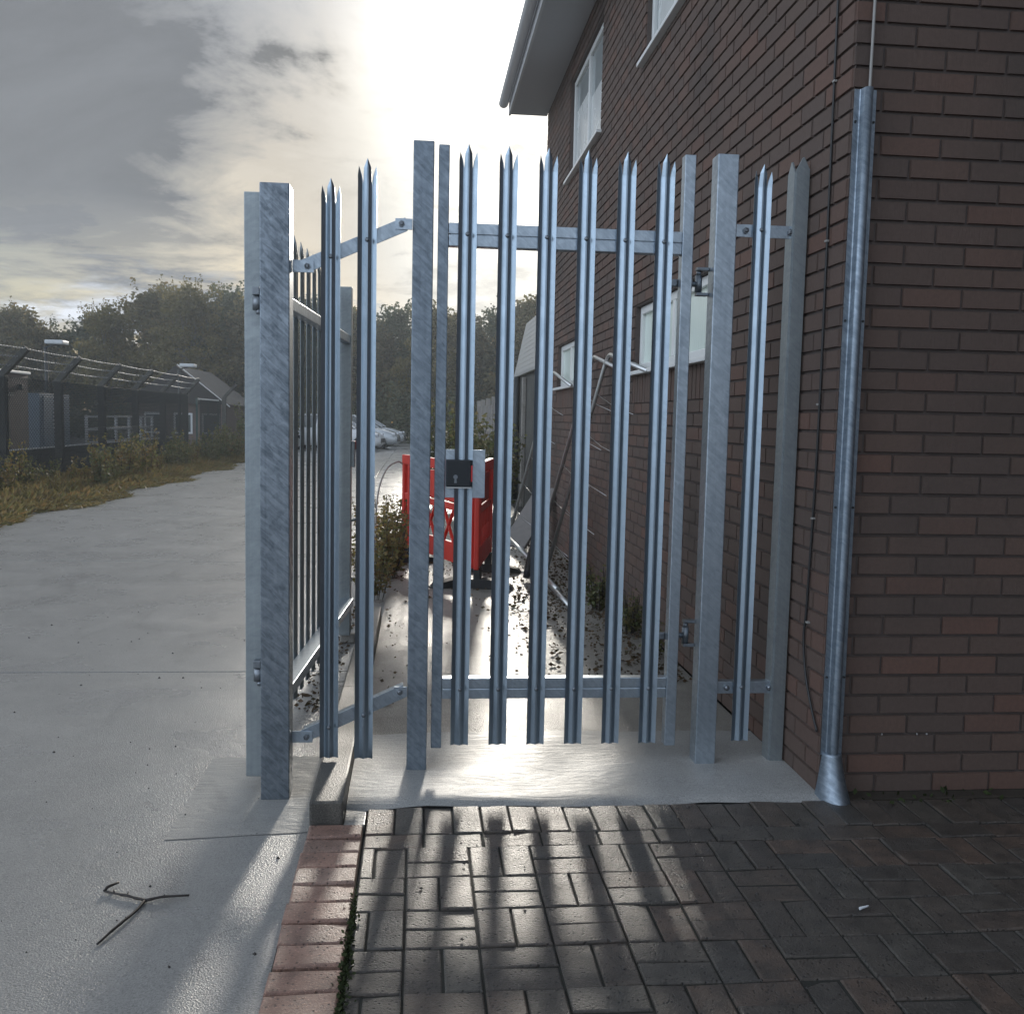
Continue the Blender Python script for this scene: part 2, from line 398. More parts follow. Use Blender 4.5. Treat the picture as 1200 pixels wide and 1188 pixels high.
# ------------------------------------------------------------------ brick building
XW, YW, YE, ZT = 1.5, 3.38, 11.9, 5.07
CO, BL = .0752, .228
bld = thing('brick_building', 'two storey dark brown brick building filling the right side', 'building', (XW, YW, 0))
def brick_face(mb, u0, u1, z0, z1, holes, place, soldier=()):
    """place(u, z, d) -> point; d is depth out of the mortar plane"""
    n = int(round((z1-z0)/CO)); dep = .012; J = .0044
    def one(a, b, za, zb):
        if b-a < .02: return
        a += J; b -= J; za += J; zb -= J
        i = .0022; w = U(-.0012, .0012)
        vs = [place(a, za, 0), place(b, za, 0), place(b, zb, 0), place(a, zb, 0)]
        c = [U(-.0016, .0016) for _ in range(4)]
        vs += [place(a+i+abs(c[0]), za+i, dep+w), place(b-i-abs(c[1]), za+i, dep+w), place(b-i, zb-i-abs(c[2]), dep+w), place(a+i, zb-i-abs(c[3]), dep+w)]
        mb.add(vs, [(4, 5, 6, 7), (0, 1, 5, 4), (1, 2, 6, 5), (2, 3, 7, 6), (3, 0, 4, 7)])
    for r in range(n):
        za = z0+r*CO; zb = za+CO; zc = (za+zb)/2
        cuts = sorted((h[0], h[1]) for h in holes if h[2] < zc < h[3])
        sold = [(h[0], h[1]) for h in soldier if h[2] < zc < h[3]]
        spans = []; cur = u0
        for (a, b) in sorted(cuts+sold):
            if a > cur: spans.append((cur, a))
            cur = max(cur, b)
        if cur < u1: spans.append((cur, u1))
        off = BL/2 if r % 2 else 0
        k0 = int((u0)/BL)-1
        for (sa, sb) in spans:
            k = math.floor((sa-off)/BL)
            while k*BL+off < sb:
                a = max(sa, k*BL+off); b = min(sb, (k+1)*BL+off); one(a, b, za, zb); k += 1
    for (a0, b0, za, zb) in soldier:
        u = a0
        while u < b0-.03:
            one(u, min(u+CO, b0), za, zb); u += CO
# windows: (Y0, Y1, z0, z1)
W_UP1 = (8.33, 10.08, 3.825, 4.80); W_UP2 = (4.9, 6.70, 3.825, 4.80)
W_LO1 = (4.95, 6.75, 1.725, 2.175); W_LO2 = (9.2, 10.55, 1.725, 2.175)
HO = [W_UP1, W_UP2, W_LO1, W_LO2]
def side(u, z, d): return (XW+.012-d-XW, u, z)          # local to building empty (u measured from YW)
def front(u, z, d): return (u, .012-d, z)
hs = [(a-YW, b-YW, c, d) for a, b, c, d in HO]
sold = [(W_LO1[0]-YW, W_LO1[1]-YW, 1.50, 1.725), (W_LO2[0]-YW, W_LO2[1]-YW, 1.50, 1.725)]
sd = MB(); brick_face(sd, 0.0, YE-YW, 0, 5.1, hs, lambda u, z, d: (.012-d, u, z), sold)
fixn(sd.build('brickwork', M['brick'], bld))
fr = MB(); brick_face(fr, 0.0, 5.2, 0, 6.0, [], lambda u, z, d: (u, .012-d, z))
fixn(fr.build('brickwork', M['brick'], bld))
wl = MB()
# mortar body: front plane z-x and side plane with holes (built as strips), depth .26
def strips(mb, holes, L, H):
    us = sorted({0.0, L} | {h[0] for h in holes} | {h[1] for h in holes}); zs = sorted({0.0, H} | {h[2] for h in holes} | {h[3] for h in holes})
    for ua, ub in zip(us[:-1], us[1:]):
        for za, zb in zip(zs[:-1], zs[1:]):
            uc, zc = (ua+ub)/2, (za+zb)/2
            if any(h[0] < uc < h[1] and h[2] < zc < h[3] for h in holes): continue
            mb.add([(.0105, ua, za), (.0105, ub, za), (.0105, ub, zb), (.0105, ua, zb)], [(3, 2, 1, 0)])
    for (a, b, c, d) in holes:
        x0, x1 = .0105, .14
        mb.add([(x0, a, c), (x1, a, c), (x1, a, d), (x0, a, d)], [(0, 1, 2, 3)])
        mb.add([(x0, b, c), (x1, b, c), (x1, b, d), (x0, b, d)], [(3, 2, 1, 0)])
        mb.add([(x0, a, d), (x1, a, d), (x1, b, d), (x0, b, d)], [(0, 1, 2, 3)])
        mb.add([(x0, a, c), (x1, a, c), (x1, b, c), (x0, b, c)], [(3, 2, 1, 0)])
strips(wl, hs, YE-YW, 6.0)
wl.add([(.0105, .0105, 0), (5.2, .0105, 0), (5.2, .0105, 6.0), (.0105, .0105, 6.0)], [(0, 1, 2, 3)])
wl.add([(.0105, YE-YW, 0), (5.2, YE-YW, 0), (5.2, YE-YW, 6.0), (.0105, YE-YW, 6.0)], [(3, 2, 1, 0)])
wl.add([(5.2, .0105, 0), (5.2, YE-YW, 0), (5.2, YE-YW, 6.0), (5.2, .0105, 6.0)], [(0, 1, 2, 3)])
wl.build('wall', M['mortar'], bld)
wg = MB().box((1.6, -5.0, -.05), (9, -.004, 6.0)); wg.build('unseen_shade_wing', M['old_brick'], bld)  # unseen wing, added to darken the front wall and the right-hand paving
ss_ = MB(); rs = random.Random(4)
for zc_, n_ in ((3*CO, 4), (4*CO, 3)):
    for i in range(n_):
        x0_ = rs.uniform(.16, 1.1); w_ = rs.choice([.004, .006, .02, .05])
        ss_.box((x0_, -.0012, zc_-.002-rs.random()*.002), (x0_+w_, .003, zc_+.002+rs.random()*.002))
so_ = ss_.build('salt_stain', M['salt'], bld); so_['kind'] = 'stuff'
# eaves
ev = MB(); L0, L1 = -.45, YE-YW+.06
ev.box((-.44, L0, 5.03), (-.004, L1, 5.06)); ev.build('soffit', M['soffit'], bld)
ev = MB(); ev.box((-.468, L0, 5.02), (-.443, L1+.02, 5.25)); ev.build('fascia', M['fascia'], bld)
gt = MB(); pr = []
for k in range(9):
    t = math.pi*k/8; pr.append((-.53+.058*math.cos(math.pi+t), 5.17-.058*math.sin(t)*1.0))
inner = [(-.53+.052*math.cos(math.pi+math.pi*k/8), 5.172-.052*math.sin(math.pi*k/8)) for k in range(8, -1, -1)]
gt.prism(pr+inner, L0, L1+.05); gt.add([(-.588, L1+.05, 5.17)]+[(p[0], L1+.051, p[1]) for p in pr[1:]], [tuple(range(9))])
fixn(gt.build('gutter', M['fascia'], bld))
rf = MB(); rf.add([(-.50, L0-.05, 5.24), (-.50, L1+.06, 5.24), (2.6, L1+.06, 6.9), (2.6, L0-.05, 6.9)], [(0, 3, 2, 1)])
rf.add([(-.50, L0-.05, 5.27), (-.50, L1+.06, 5.27), (2.6, L1+.06, 6.93), (2.6, L0-.05, 6.93)], [(0, 1, 2, 3)])
rf.add([(5.7, L0-.05, 5.24), (5.7, L1+.06, 5.24), (2.6, L1+.06, 6.93), (2.6, L0-.05, 6.93)], [(0, 3, 2, 1)])
rf.build('roof', M['roof'], bld)
def window(win, panes, glassm, blind=None, top=None):
    a, b, c, d = win; a -= YW; b -= YW
    f = MB(); x0, x1 = .040, .095; w = .055
    f.box((x0, a+.004, c+.002), (x1, a+w, d-.004), .004).box((x0, b-w, c+.002), (x1, b-.004, d-.004), .004)
    f.box((x0, a+w, c+.002), (x1, b-w, c+w), .004).box((x0, a+w, d-w), (x1, b-w, d-.004), .004)
    ws = [a+w+(b-a-2*w)*k/panes for k in range(panes+1)]
    for k in range(1, panes): f.box((x0, ws[k]-.03, c+w), (x1, ws[k]+.03, d-w), .004)
    fo = f.build('window', M['upvc'], bld)
    for k in range(panes):
        pn = MB().box((x0+.025, ws[k]+(.03 if k else 0), c+w), (x0+.032, ws[k+1]-(.03 if k < panes-1 else 0), d-w))
        pn.build('pane', glassm, fo)
        if blind: MB().box((x0+.0225, ws[k]+.035, c+w+.002), (x0+.0245, ws[k+1]-.035, c+w+blind*(d-c)*(1 if k else .8))).build('blind', M['blind'], fo)
    s = MB().box((-.045, a-.06, c-.030), (x0-.002, b+.06, c-.003), .005)
    s.build('sill', M['upvc'], fo)
    return fo
def pane_split(win): pass
M['day_glass'] = glass('reflective_window_glass', (.34, .38, .38), .06, False)
window(W_UP1, 2, M['day_glass'], .62); window(W_UP2, 3, M['day_glass'], .8)
window(W_LO1, 2, M['frosted']); window(W_LO2, 2, M['frosted'])

# cables and corner cable guard
def curve_pts(ps, n=8):
    out = []
    P = [Vector(p) for p in ps]; P = [P[0]*2-P[1]]+P+[P[-1]*2-P[-2]]
    for i in range(1, len(P)-2):
        for k in range(n):
            t = k/n; a, b, c, d = P[i-1:i+3]
            out.append(.5*((2*b)+(c-a)*t+(2*a-5*b+4*c-d)*t*t+(3*b-a-3*c+d)*t**3))
    out.append(P[-2]); return out
bc = MB().tube(curve_pts([(1.493, 3.515, 5.0), (1.493, 3.512, 4), (1.492, 3.517, 3), (1.493, 3.51, 2), (1.492, 3.505, 1.3), (1.492, 3.53, .7), (1.490, 3.54, .56), (1.489, 3.50, .42), (1.488, 3.42, .30), (1.490, 3.375, .24)], 6), .0048, 6)
cb = bc.build('wall_cable', M['cable_black']); tag(cb, 'thin black cable clipped down the shaded side wall by the corner', 'cable')
for z in (2.62, 2.05, 1.45, 1.02, .62): MB().box((1.486, 3.504, z), (1.499, 3.522, z+.008), .002).build('cable_clip', M['cable_grey'], cb)
gc = MB().tube(curve_pts([(1.557, 3.362, 2.40), (1.557, 3.361, 2.6), (1.560, 3.360, 3.2), (1.558, 3.361, 4.2), (1.558, 3.361, 5.0)], 5), .0055, 6)
tag(gc.build('riser_cable', M['cable_grey']), 'thin grey cable rising up the brick from the steel cable guard', 'cable')
gd = thing('cable_guard', 'tall galvanised capping protecting a cable at the building corner', 'cable guard', (1.545, 3.369, 0))
prof = [(-.040, 0), (-.040, -.003), (-.022, -.003), (-.019, -.006), (-.015, -.030), (-.010, -.036), (-.003, -.038), (.003, -.038), (.010, -.036), (.015, -.030), (.019, -.006), (.022, -.003), (.040, -.003), (.040, 0)]
n = len(prof); zz = [.155, .9, 1.7, 2.55]
m_ = MB(); m_.v = [(p[0], p[1], z) for z in zz for p in prof]
for l in range(len(zz)-1):
    for k in range(n):
        k2 = (k+1) % n; m_.f.append((l*n+k, l*n+k2, l*n+n+k2, l*n+n+k)); m_.sm.append(4 <= k <= 8)
m_.f.append(tuple((len(zz)-1)*n+k for k in range(n))); m_.sm.append(False)
fixn(m_.build('capping', M['galv_mid'], gd))
for z in (2.44, 1.75, 1.08, .45):
    for s in (-1, 1): MB().tube([(s*.033, -.002, z), (s*.033, -.007, z)], .0045, 8).build('screw', M['dark_metal'], gd)
bt = MB(); rings = [(.165, .034, -.003, .040), (.155, .037, 0, .044), (.10, .044, -.002, .058), (.05, .052, -.004, .080), (.012, .060, -.006, .102), (-.004, .062, -.008, .108), (-.008, .062, -.008, .108)]
K = 14
for (z, w, y0, dp) in rings:
    for k in range(K): 
        t = math.pi*k/(K-1); bt.v.append((-w*math.cos(t)+.002, y0-dp*math.sin(t), z))
for l in range(len(rings)-1):
    for k in range(K-1): bt.f.append((l*K+k, l*K+k+1, l*K+K+k+1, l*K+K+k)); bt.sm.append(True)
bt.f.append(tuple(range(K))); bt.sm.append(False)
fixn(bt.build('boot', M['galv_mid'], gd))

# ------------------------------------------------------------------ palisade kit
def pale_mesh(mb, h, x=0, y=0, z=0, dep=.62):
    """W section pale with a triple pointed and splayed head; front (ridge) towards -y"""
    P = [(-.0345, -.014), (-.0190, .002), (-.0160, .002), (-.0030, -.013), (.0030, -.013), (.0160, .002), (.0190, .002), (.0345, -.014)]
    P = [(p[0], p[1]*dep) for p in P]
    hb = h-.085
    zs = [0, .02, h*.3, h*.6, hb]
    vs = []; fs = []; n = len(P); t = .0028
    for zz in zs:
        for p in P: vs.append((x+p[0], y+p[1], z+zz))
        for p in P: vs.append((x+p[0], y+p[1]+t, z+zz))
    for l in range(len(zs)-1):
        a, b = l*2*n, (l+1)*2*n
        for k in range(n-1):
            fs.append((a+k, a+k+1, b+k+1, b+k)); fs.append((a+n+k+1, a+n+k, b+n+k, b+n+k+1))
        fs.append((a, b, b+n, a+n)); fs.append((a+n-1, a+2*n-1, b+2*n-1, b+n-1))
    for k in range(n-1): fs.append((k+1, k, n+k, n+k+1))
    mb.add(vs, fs)
    # three spikes: left wing, centre, right wing
    def spike(ks, peak, htot, lean, shoulder):
        base = [Vector((x+P[k][0], y+P[k][1], z+hb)) for k in ks]
        a, b = base[0], base[-1]; sh = shoulder
        vv = []
        for off in (0, t):
            for p in base: vv.append((p.x, p.y+off, p.z))
            for i, p in enumerate(base):
                q = p.lerp((a+b)/2, .18); vv.append((q.x+lean[0]*.5, q.y+off+lean[1]*.5, z+hb+sh*htot))
            tip = Vector((x+peak, (a.y+b.y)/2+off, z+hb+htot)); vv.append((tip.x+lean[0], tip.y+lean[1], tip.z))
        m = len(base); W = 2*m+1; ff = []
        for s in (0, W):
            for k in range(m-1):
                ff.append((s+k, s+k+1, s+m+k+1, s+m+k)); ff.append((s+m+k, s+m+k+1, s+2*m))
        ring0 = [0, m, 2*m, 2*m-1, m-1]
        for k in range(len(ring0)-1): ff.append((ring0[k], ring0[k+1], ring0[k+1]+W, ring0[k]+W))
        mb.add(vv, ff)
    spike([0, 1, 2], -.027, .058, (-.004, -.006), .42)
    spike([2, 3, 4, 5], 0, .085, (0, -.014), .62)
    spike([5, 6, 7], .027, .058, (.004, -.006), .42)
def new_pale(h, parent, x, y, z, bolt_z=(), name='pale'):
    mb = MB(); pale_mesh(mb, h)
    o = fixn(mb.build(name, M['pale'], parent, (x, y, z)))
    for bz in bolt_z:
        b = MB().tube([(0, -.0075, bz), (0, -.012, bz), (0, -.016, bz)], [.0085, .0085, .004], 8)
        b.build('bolt', M['bolt'], o)
    return o

# gate leaf
gate = thing('palisade_gate', 'closed galvanised palisade pedestrian gate with black lock box, in the middle', 'gate', (.06, 3.69, .085))
st = MB().box((.002, -.004, .0), (.042, .046, 2.297), .003); st.build('stile', M['galv_mid'], gate)
st = MB().box((.935, -.004, .0), (.978, .046, 2.303), .003); st.build('stile', M['galv'], gate)
for (z0, z1) in ((.196, .278), (1.930, 2.016)):
    zm = (z0+z1)/2
    r_ = MB().box((.0425, 0, z0), (.9345, .042, zm-.0012), .003).box((.0425, 0, zm+.0012), (.9345, .042, z1), .003).box((.05, .004, zm-.004), (.93, .038, zm+.004))
    r_.build('rail', M['galv'], gate)
for i in range(6):
    new_pale(2.284, gate, .112+.1497*i, -.0055, .015, (.222, 1.958))
# lock
plate = MB().box((.0425, .002, .985), (.195, .006, 1.170), .001); pl = plate.build('lock_plate', M['galv'], gate)
lk = MB().box((.0450, -.052, 1.030), (.138, .0015, 1.132), .004); lo = lk.build('lock_box', M['dark_plastic'], gate)
kh = MB().tube([(.080, -.0525, 1.068), (.080, -.0545, 1.068)], .0085, 12).add([(.077, -.0535, 1.066), (.083, -.0535, 1.066), (.085, -.0535, 1.045), (.075, -.0535, 1.045)], [(0, 3, 2, 1)])
kh.build('keyhole', M['bolt'], lo)
MB().box((.138, -.05, 1.05), (.1445, -.02, 1.112), .001).build('lock_edge', M['sign_red'], lo)
MB().box((.0460, -.050, 1.024), (.142, -.004, 1.0296), .001).build('lock_tray', M['alu'], lo)
# hinges
def hinge(parent, z, sgn=1):
    h = MB().tube([(.955, .062, z), (1.02, .062, z)], .011, 10).tube([(.935, .058, z), (.957, .058, z)], .018, 6)
    h.tube([(1.022, .062, z-.032), (1.022, .062, z+.034)], .014, 10).tube([(1.022, .062, z+.034), (1.022, .062, z+.05)], .010, 10)
    h.box((.905, .044, z-.014), (.934, .072, z+.014), .004)
    h.box((1.012, .047, z-.045), (1.0595, .078, z-.033), .002).box((1.012, .047, z+.052), (1.0595, .078, z+.064), .002)
    h.box((.981, .05, z-.018), (.995, .076, z+.018), .003)
    return h.build('hinge', M['bolt'], parent)
hinge(gate, 1.83); hinge(gate, .435)
# posts of the pedestrian gate
def post(name, label, x0, x1, y0, y1, z0, z1, mt='galv', group=None):
    cx, cy = (x0+x1)/2, (y0+y1)/2
    p = MB().box((x0-cx, y0-cy, 0), (x1-cx, y1-cy, z1-z0), .004)
    o = p.build(name, M[mt], None, (cx, cy, z0)); tag(o, label, 'post', group)
    return o
post('slam_post', 'slim tall galvanised post on the lock side of the gate', -.032, .045, 3.665, 3.745, 0, 2.387, 'galv_mid', group='square posts of the gateway')
post('hinge_post', 'bright galvanised post carrying the gate hinges near the brick wall', 1.121, 1.204, 3.68, 3.76, 0, 2.396, group='square posts of the gateway')
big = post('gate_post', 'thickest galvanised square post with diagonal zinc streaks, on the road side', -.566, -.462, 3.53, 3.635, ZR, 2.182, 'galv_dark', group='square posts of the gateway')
# raked fixed panel between big post and slam post
rk = thing('palisade_fence', 'fixed palisade panel of two pales on sloping rails above the kerb', 'fence panel', (-.25, 3.61, 0))
def rail_flat(parent, p, q, bend0, bend1):
    r_ = MB(); p, q = Vector(p), Vector(q)
    r_.beam(p, q, .006, .050, .001).beam(p+Vector((0, .02, .0235)), q+Vector((0, .02, .0235)), .040, .005, .001)
    o = r_.build('rail', M['galv'], parent)
    MB().box((bend0[0], p.y-.0085, p.z-.022), (p.x+.035, p.y-.0035, p.z+.022), .001).build('bracket', M['galv'], parent)
    MB().box((q.x-.035, q.y-.0085, q.z-.02), (bend1[0], q.y-.0035, q.z+.02), .001).build('bracket', M['galv'], parent)
    for c in (p+Vector((.012, 0, 0)), q-Vector((.012, 0, 0))):
        MB().tube([(c.x, c.y-.009, c.z), (c.x, c.y-.018, c.z), (c.x, c.y-.0182, c.z), (c.x, c.y-.021, c.z)], [.0115, .0115, .0085, .005], 6, True, False).build('bolt', M['bolt'], parent)
rail_flat(rk, (-.170, 0, 1.908), (.190, .035, 2.078), (-.2115, 0), (.2175, 0))
rail_flat(rk, (-.170, 0, .165), (.202, .035, .326), (-.2115, 0), (.2175, 0))
a = new_pale(2.135, rk, -.074, -.008, .085, (.118, 1.86)); a.name = 'pale'
new_pale(2.222, rk, .055, .004, .076, (.17, 1.935))
# short fixed panel at the wall
rp = thing('palisade_fence', 'narrow fixed panel with a single pale between hinge post and brick wall', 'fence panel', (1.205, 3.715, 0))
for z in (.313, 2.120):
    r_ = MB().box((.0006, 0, z-.024), (.234, .005, z+.024), .001).box((.0006, .0052, z+.019), (.234, .04, z+.024), .001)
    r_.build('rail', M['galv'], rp)
    for xx in (.045, .222): MB().tube([(xx, -.0005, z), (xx, -.010, z), (xx, -.0102, z), (xx, -.014, z)], [.0125, .0125, .010, .005], 6, True, False).build('bolt', M['bolt'], rp)
new_pale(2.275, rp, .105, -.0035, .095, (.222, 2.028))
# angle post at the wall with clipped head
ap = MB()
def wing(p0, p1, zt, t):
    p0, p1 = Vector(p0), Vector(p1); d = (p1-p0); nrm = Vector((-d.y, d.x, 0)).normalized()*t
    prof = [(0, 0), (1, 0), (1, zt-.045), (.55, zt), (.45, zt), (0, zt-.045)]
    vs = [tuple(p0+d*u+Vector((0, 0, z))) for u, z in prof]+[tuple(p0+d*u+Vector((0, 0, z))+nrm) for u, z in prof]
    n = len(prof); fs = [tuple(range(n)), tuple(reversed(range(n, 2*n)))]+[(i, i+n, (i+1) % n+n, (i+1) % n) for i in range(n)]
    ap.add(vs, fs)
wing((0, 0, 0), (.052, 0, 0), 2.395, .006); wing((0, .0065, 0), (0, .075, 0), 2.385, .006)
apo = fixn(ap.build('angle_post', M['galv_dull'], None, (1.437, 3.695, .006)))
tag(apo, 'galvanised angle post with clipped top standing against the brick side wall', 'post')

# open vehicle gate leaf seen end-on
LA = Vector((-.600, 3.64, 0)); LB = Vector((-.452, 6.02, 0)); d = (LB-LA); LL = d.length
leaf = thing('palisade_gate', 'tall weathered palisade leaf swung open along the road behind the thick post', 'gate', tuple(LA), math.atan2(d.y, d.x))
LZ = -.02
MB().box((-.028, -.032, .03), (.028, .032, 2.185), .003).build('stile', M['galv_dull'], leaf, (0, 0, LZ))
MB().box((LL-.03, -.04, .03), (LL+.03, .04, 2.17), .003).build('stile', M['galv_dull'], leaf, (0, 0, LZ))
for z0 in (.215, 1.83):
    MB().box((.029, -.060 if z0 < 1 else -.034, z0), (LL-.031, .014, z0+.05), .003).build('rail', M['galv'], leaf, (0, 0, LZ))
npal = 14
for i in range(npal):
    mb = MB(); pale_mesh(mb, 2.16, dep=.55)
    o = fixn(mb.build('pale', M['galv_dull'], leaf, (.11+(LL-.22)*i/(npal-1), .0265, .05+LZ)))
    o.rotation_euler = (0, 0, math.pi); o.location.y = .0265
for z in (1.775, .415):
    h = MB().tube([(-.012, -.050, z-.03), (-.012, -.050, z+.018)], .020, 10).box((-.034, -.060, z+.022), (.02, -.0325, z+.050), .003).tube([(-.022, -.055, z-.045), (-.022, -.055, z-.03)], .010, 8)
    h.build('hinge', M['bolt'], leaf, (-.035, .028, 0))
db = MB().tube([(LL+.045, -.03, .02), (LL+.045, -.03, .74)], .009, 8).box((LL+.03, -.045, .34), (LL+.06, -.015, .37), .003).tube([(LL+.045, -.03, .72), (LL+.045, -.09, .74)], .008, 8)
db.build('drop_bolt', M['galv_dull'], leaf)
lb = MB().box((LL-.02, -.062, 1.06), (LL+.03, -.0405, 1.22), .004); lbo = lb.build('lock_plate', M['galv_dull'], leaf)
MB().tube([(LL+.045, -.05, 1.17), (LL+.045, -.05, 1.22)], .016, 8).build('bolt_knob', M['sign_red'], lbo)
st_ = MB().box((-.478, 6.03, ZR), (-.385, 6.10, .008), .01)
tag(st_.build('floor_stop', M['pale_concrete']), 'small pale stop block under the far end of the open leaf', 'gate stop')

# ------------------------------------------------------------------ red barrier
def barrier(name, label, p, q, lattice=True):
    p, q = Vector(p), Vector(q); d = q-p; L = d.length
    t = thing(name, label, 'barrier', tuple(p), math.atan2(d.y, d.x), 'red plastic pedestrian barriers')
    b = MB(); T = .022
    b.box((0, -T, .16), (.05, T, 1.0), .012).box((L-.05, -T, .16), (L, T, 1.0), .012)
    b.box((.0, -T*1.1, .93), (L, T*1.1, 1.02), .012); b.box((.05, -T*.7, .16), (L-.05, T*.7, .33), .008)
    b.box((.05, -T*.6, .60), (L-.05, T*.6, .66), .008)
    for xx in (.16, L-.16): b.box((xx-.022, -T*.8, .33), (xx+.022, T*.8, .93), .008)
    k = 6; x0, x1 = .182, L-.182
    for i in range(k):
        a0 = x0+(x1-x0)*i/k; a1 = x0+(x1-x0)*(i+1)/k
        for zz in ((.33, .60),):
            b.beam((a0, 0, zz[0]), (a1, 0, zz[1]), .016, .026, .003, (0, 1, 0)); b.beam((a0, 0, zz[1]), (a1, 0, zz[0]), .014, .026, .003, (0, 1, 0))
    b.build('panel', M['red'], t)
    MB().box((.20, -T*.4, .67), (L-.20, T*.4, .915), .006).build('reflective_board', M['reflector'] if lattice else M['red'], t)
    st = MB()
    n = 7
    for i in range(n):
        a0 = .22+(L-.44)*i/n; w = (L-.44)/n*.5
        for s in (-1, 1):
            y = s*(T*.4+.002)
            st.add([(a0, y, .68), (a0+w, y, .68), (a0+w+.05, y, .905), (a0+.05, y, .905)], [(0, 1, 2, 3)] if s < 0 else [(3, 2, 1, 0)])
    st.build('stripe', M['red'], t)
    for xx in (.12, L-.12):
        f = MB(); f.box((xx-.05, -.03, .05), (xx+.05, .03, .17), .01)
        f.prism([(-.30, .0), (.30, .0), (.27, .035), (.10, .075), (-.10, .075), (-.27, .035)], -.055, .055, Matrix.Translation((xx, 0, 0)) @ Matrix.Rotation(R(90), 4, 'Z'))
        f.build('foot', M['black'], t)
    return t
barrier('crowd_barrier', 'red plastic barrier on black feet running away behind the gate, lattice side visible', (-.135, 9.25, 0), (.44, 7.74, 0), False)
barrier('crowd_barrier', 'red plastic barrier end turned toward the brick wall beside the larger barrier run', (.47, 7.66, 0), (.66, 8.75, 0), False)
hoop = MB().tube(curve_pts([(-.145, 9.23, .93), (-.20, 9.2, .95), (-.30, 9.1, .88), (-.37, 9.0, .66), (-.39, 9.0, .3), (-.38, 8.98, 0)], 6), .008, 6)
tag(hoop.build('bent_cable', M['cable_grey']), 'thin bent cable arching down from the far end of the red barrier', 'cable')

# ------------------------------------------------------------------ leaning fence frames and junk by the wall
def lean_frame(name, label, off, foot=True):
    t = thing(name, label, 'fence panel', off, 0, 'wire mesh fence frames leaning on the brick wall')
    a = Vector((1.08, 8.08, .03)); b = Vector((1.465, 7.50, 1.90)); c = Vector((1.465, 6.15, 1.70)); e = Vector((1.12, 6.85, .02))
    f = MB()
    up = (b-a).normalized(); al = (c-b).normalized()
    rc = .10
    pts = [a]+[b-up*rc]+[b-up*rc*.5+al*rc*.12, b-up*rc*.15+al*rc*.45, b+al*rc]+[c]
    f.tube(pts, .017, 8); f.build('frame', M['alu'], t)
    f = MB().tube([a, a+(e-a)*.5, e], .02, 8); f.build('bottom_tube', M['alu'], t)
    w = MB()
    for k in range(1, 6):
        s0 = k/6.0; p0 = a.lerp(b, s0); p1 = e.lerp(c, s0)
        p1 = p0.lerp(p1, .98)
        mid = (p0+p1)/2+Vector((0, 0, -.02)); w.tube([p0, mid, p1], .0022, 4)
    w.build('wire', M['alu'], t)
    return t
lean_frame('mesh_fence_frame', 'nearest tubular wire frame leaning on the brick wall under the frosted window', (0, 0, 0))
lean_frame('mesh_fence_frame', 'middle tubular wire frame leaning on the wall behind the nearest one', (-.01, .62, .02))
lean_frame('mesh_fence_frame', 'farthest tubular wire frame leaning on the wall past the small window', (-.02, 3.0, .0))
pp = MB().tube([(.88, 9.6, .22), (1.10, 8.75, .03)], .02, 8); tag(pp.build('metal_pipe', M['alu']), 'pale metal pipe lying in the litter near the red barrier', 'pipe')
bd = MB().beam((1.02, 10.2, .02), (1.44, 10.55, .62), .35, .03, .003); tag(bd.build('leaning_board', M['timber']), 'grey board propped against the wall behind the pipe', 'board')
bg = MB()
bg.tube(curve_pts([(.93, 8.12, .03), (1.0, 8.25, .28), (1.12, 8.4, .62)], 4), [.03]*9, 8); tag(bg.build('black_pipe', M['black']), 'short black pipe leaning among the fence frames', 'pipe')

# outbuilding beyond
ob = thing('outbuilding', 'low outbuilding with pale horizontal cladding beyond the brick building', 'building', (1.72, 12.0, 0))
MB().box((0, .05, -.05), (4, 5.6, 2.15)).build('wall', M['old_concrete'], ob)
cd = MB()
for k in range(11):
    z = 2.17+k*.085; x = .02+k*.018
    cd.add([(x-.022, .05, z), (x-.022, 5.65, z), (x, 5.65, z+.085), (x, .05, z+.085)], [(0, 1, 2, 3)])
    cd.add([(x-.022, .05, z), (x+.012, .05, z), (x+.012, 5.65, z), (x-.022, 5.65, z)], [(0, 1, 2, 3)])
fixn(cd.build('cladding', M['cladding'], ob))
MB().box((.22, .05, 2.151), (4, 5.64, 3.09)).build('roof', M['roof'], ob)
MB().box((-.07, .05, 2.10), (-.003, 5.68, 2.16), .01).build('gutter', M['cladding'], ob)
MB().tube([(-.05, 4.6, 0), (-.05, 4.6, 2.1)], .05, 8).build('downpipe', M['dark_metal'], ob)
bp = MB().box((1.655, 15.55, -.05), (1.76-.045, 15.67, 2.05), .01); tag(bp.build('concrete_post', M['pale_concrete']), 'pale concrete post beside the outbuilding wall', 'post')
ff = thing('panel_fence', 'distant fence of pale posts and dark boards past the outbuilding', 'fence', (1.95, 19, 0))
for k in range(7):
    MB().box((-.06, k*2.1, -.05), (.06, k*2.1+.12, 1.95), .01).build('post', M['pale_concrete'], ff)
    if k < 6: MB().box((-.02, k*2.1+.121, 0), (.02, k*2.1+2.099, 1.75)).build('board', M['timber'], ff)

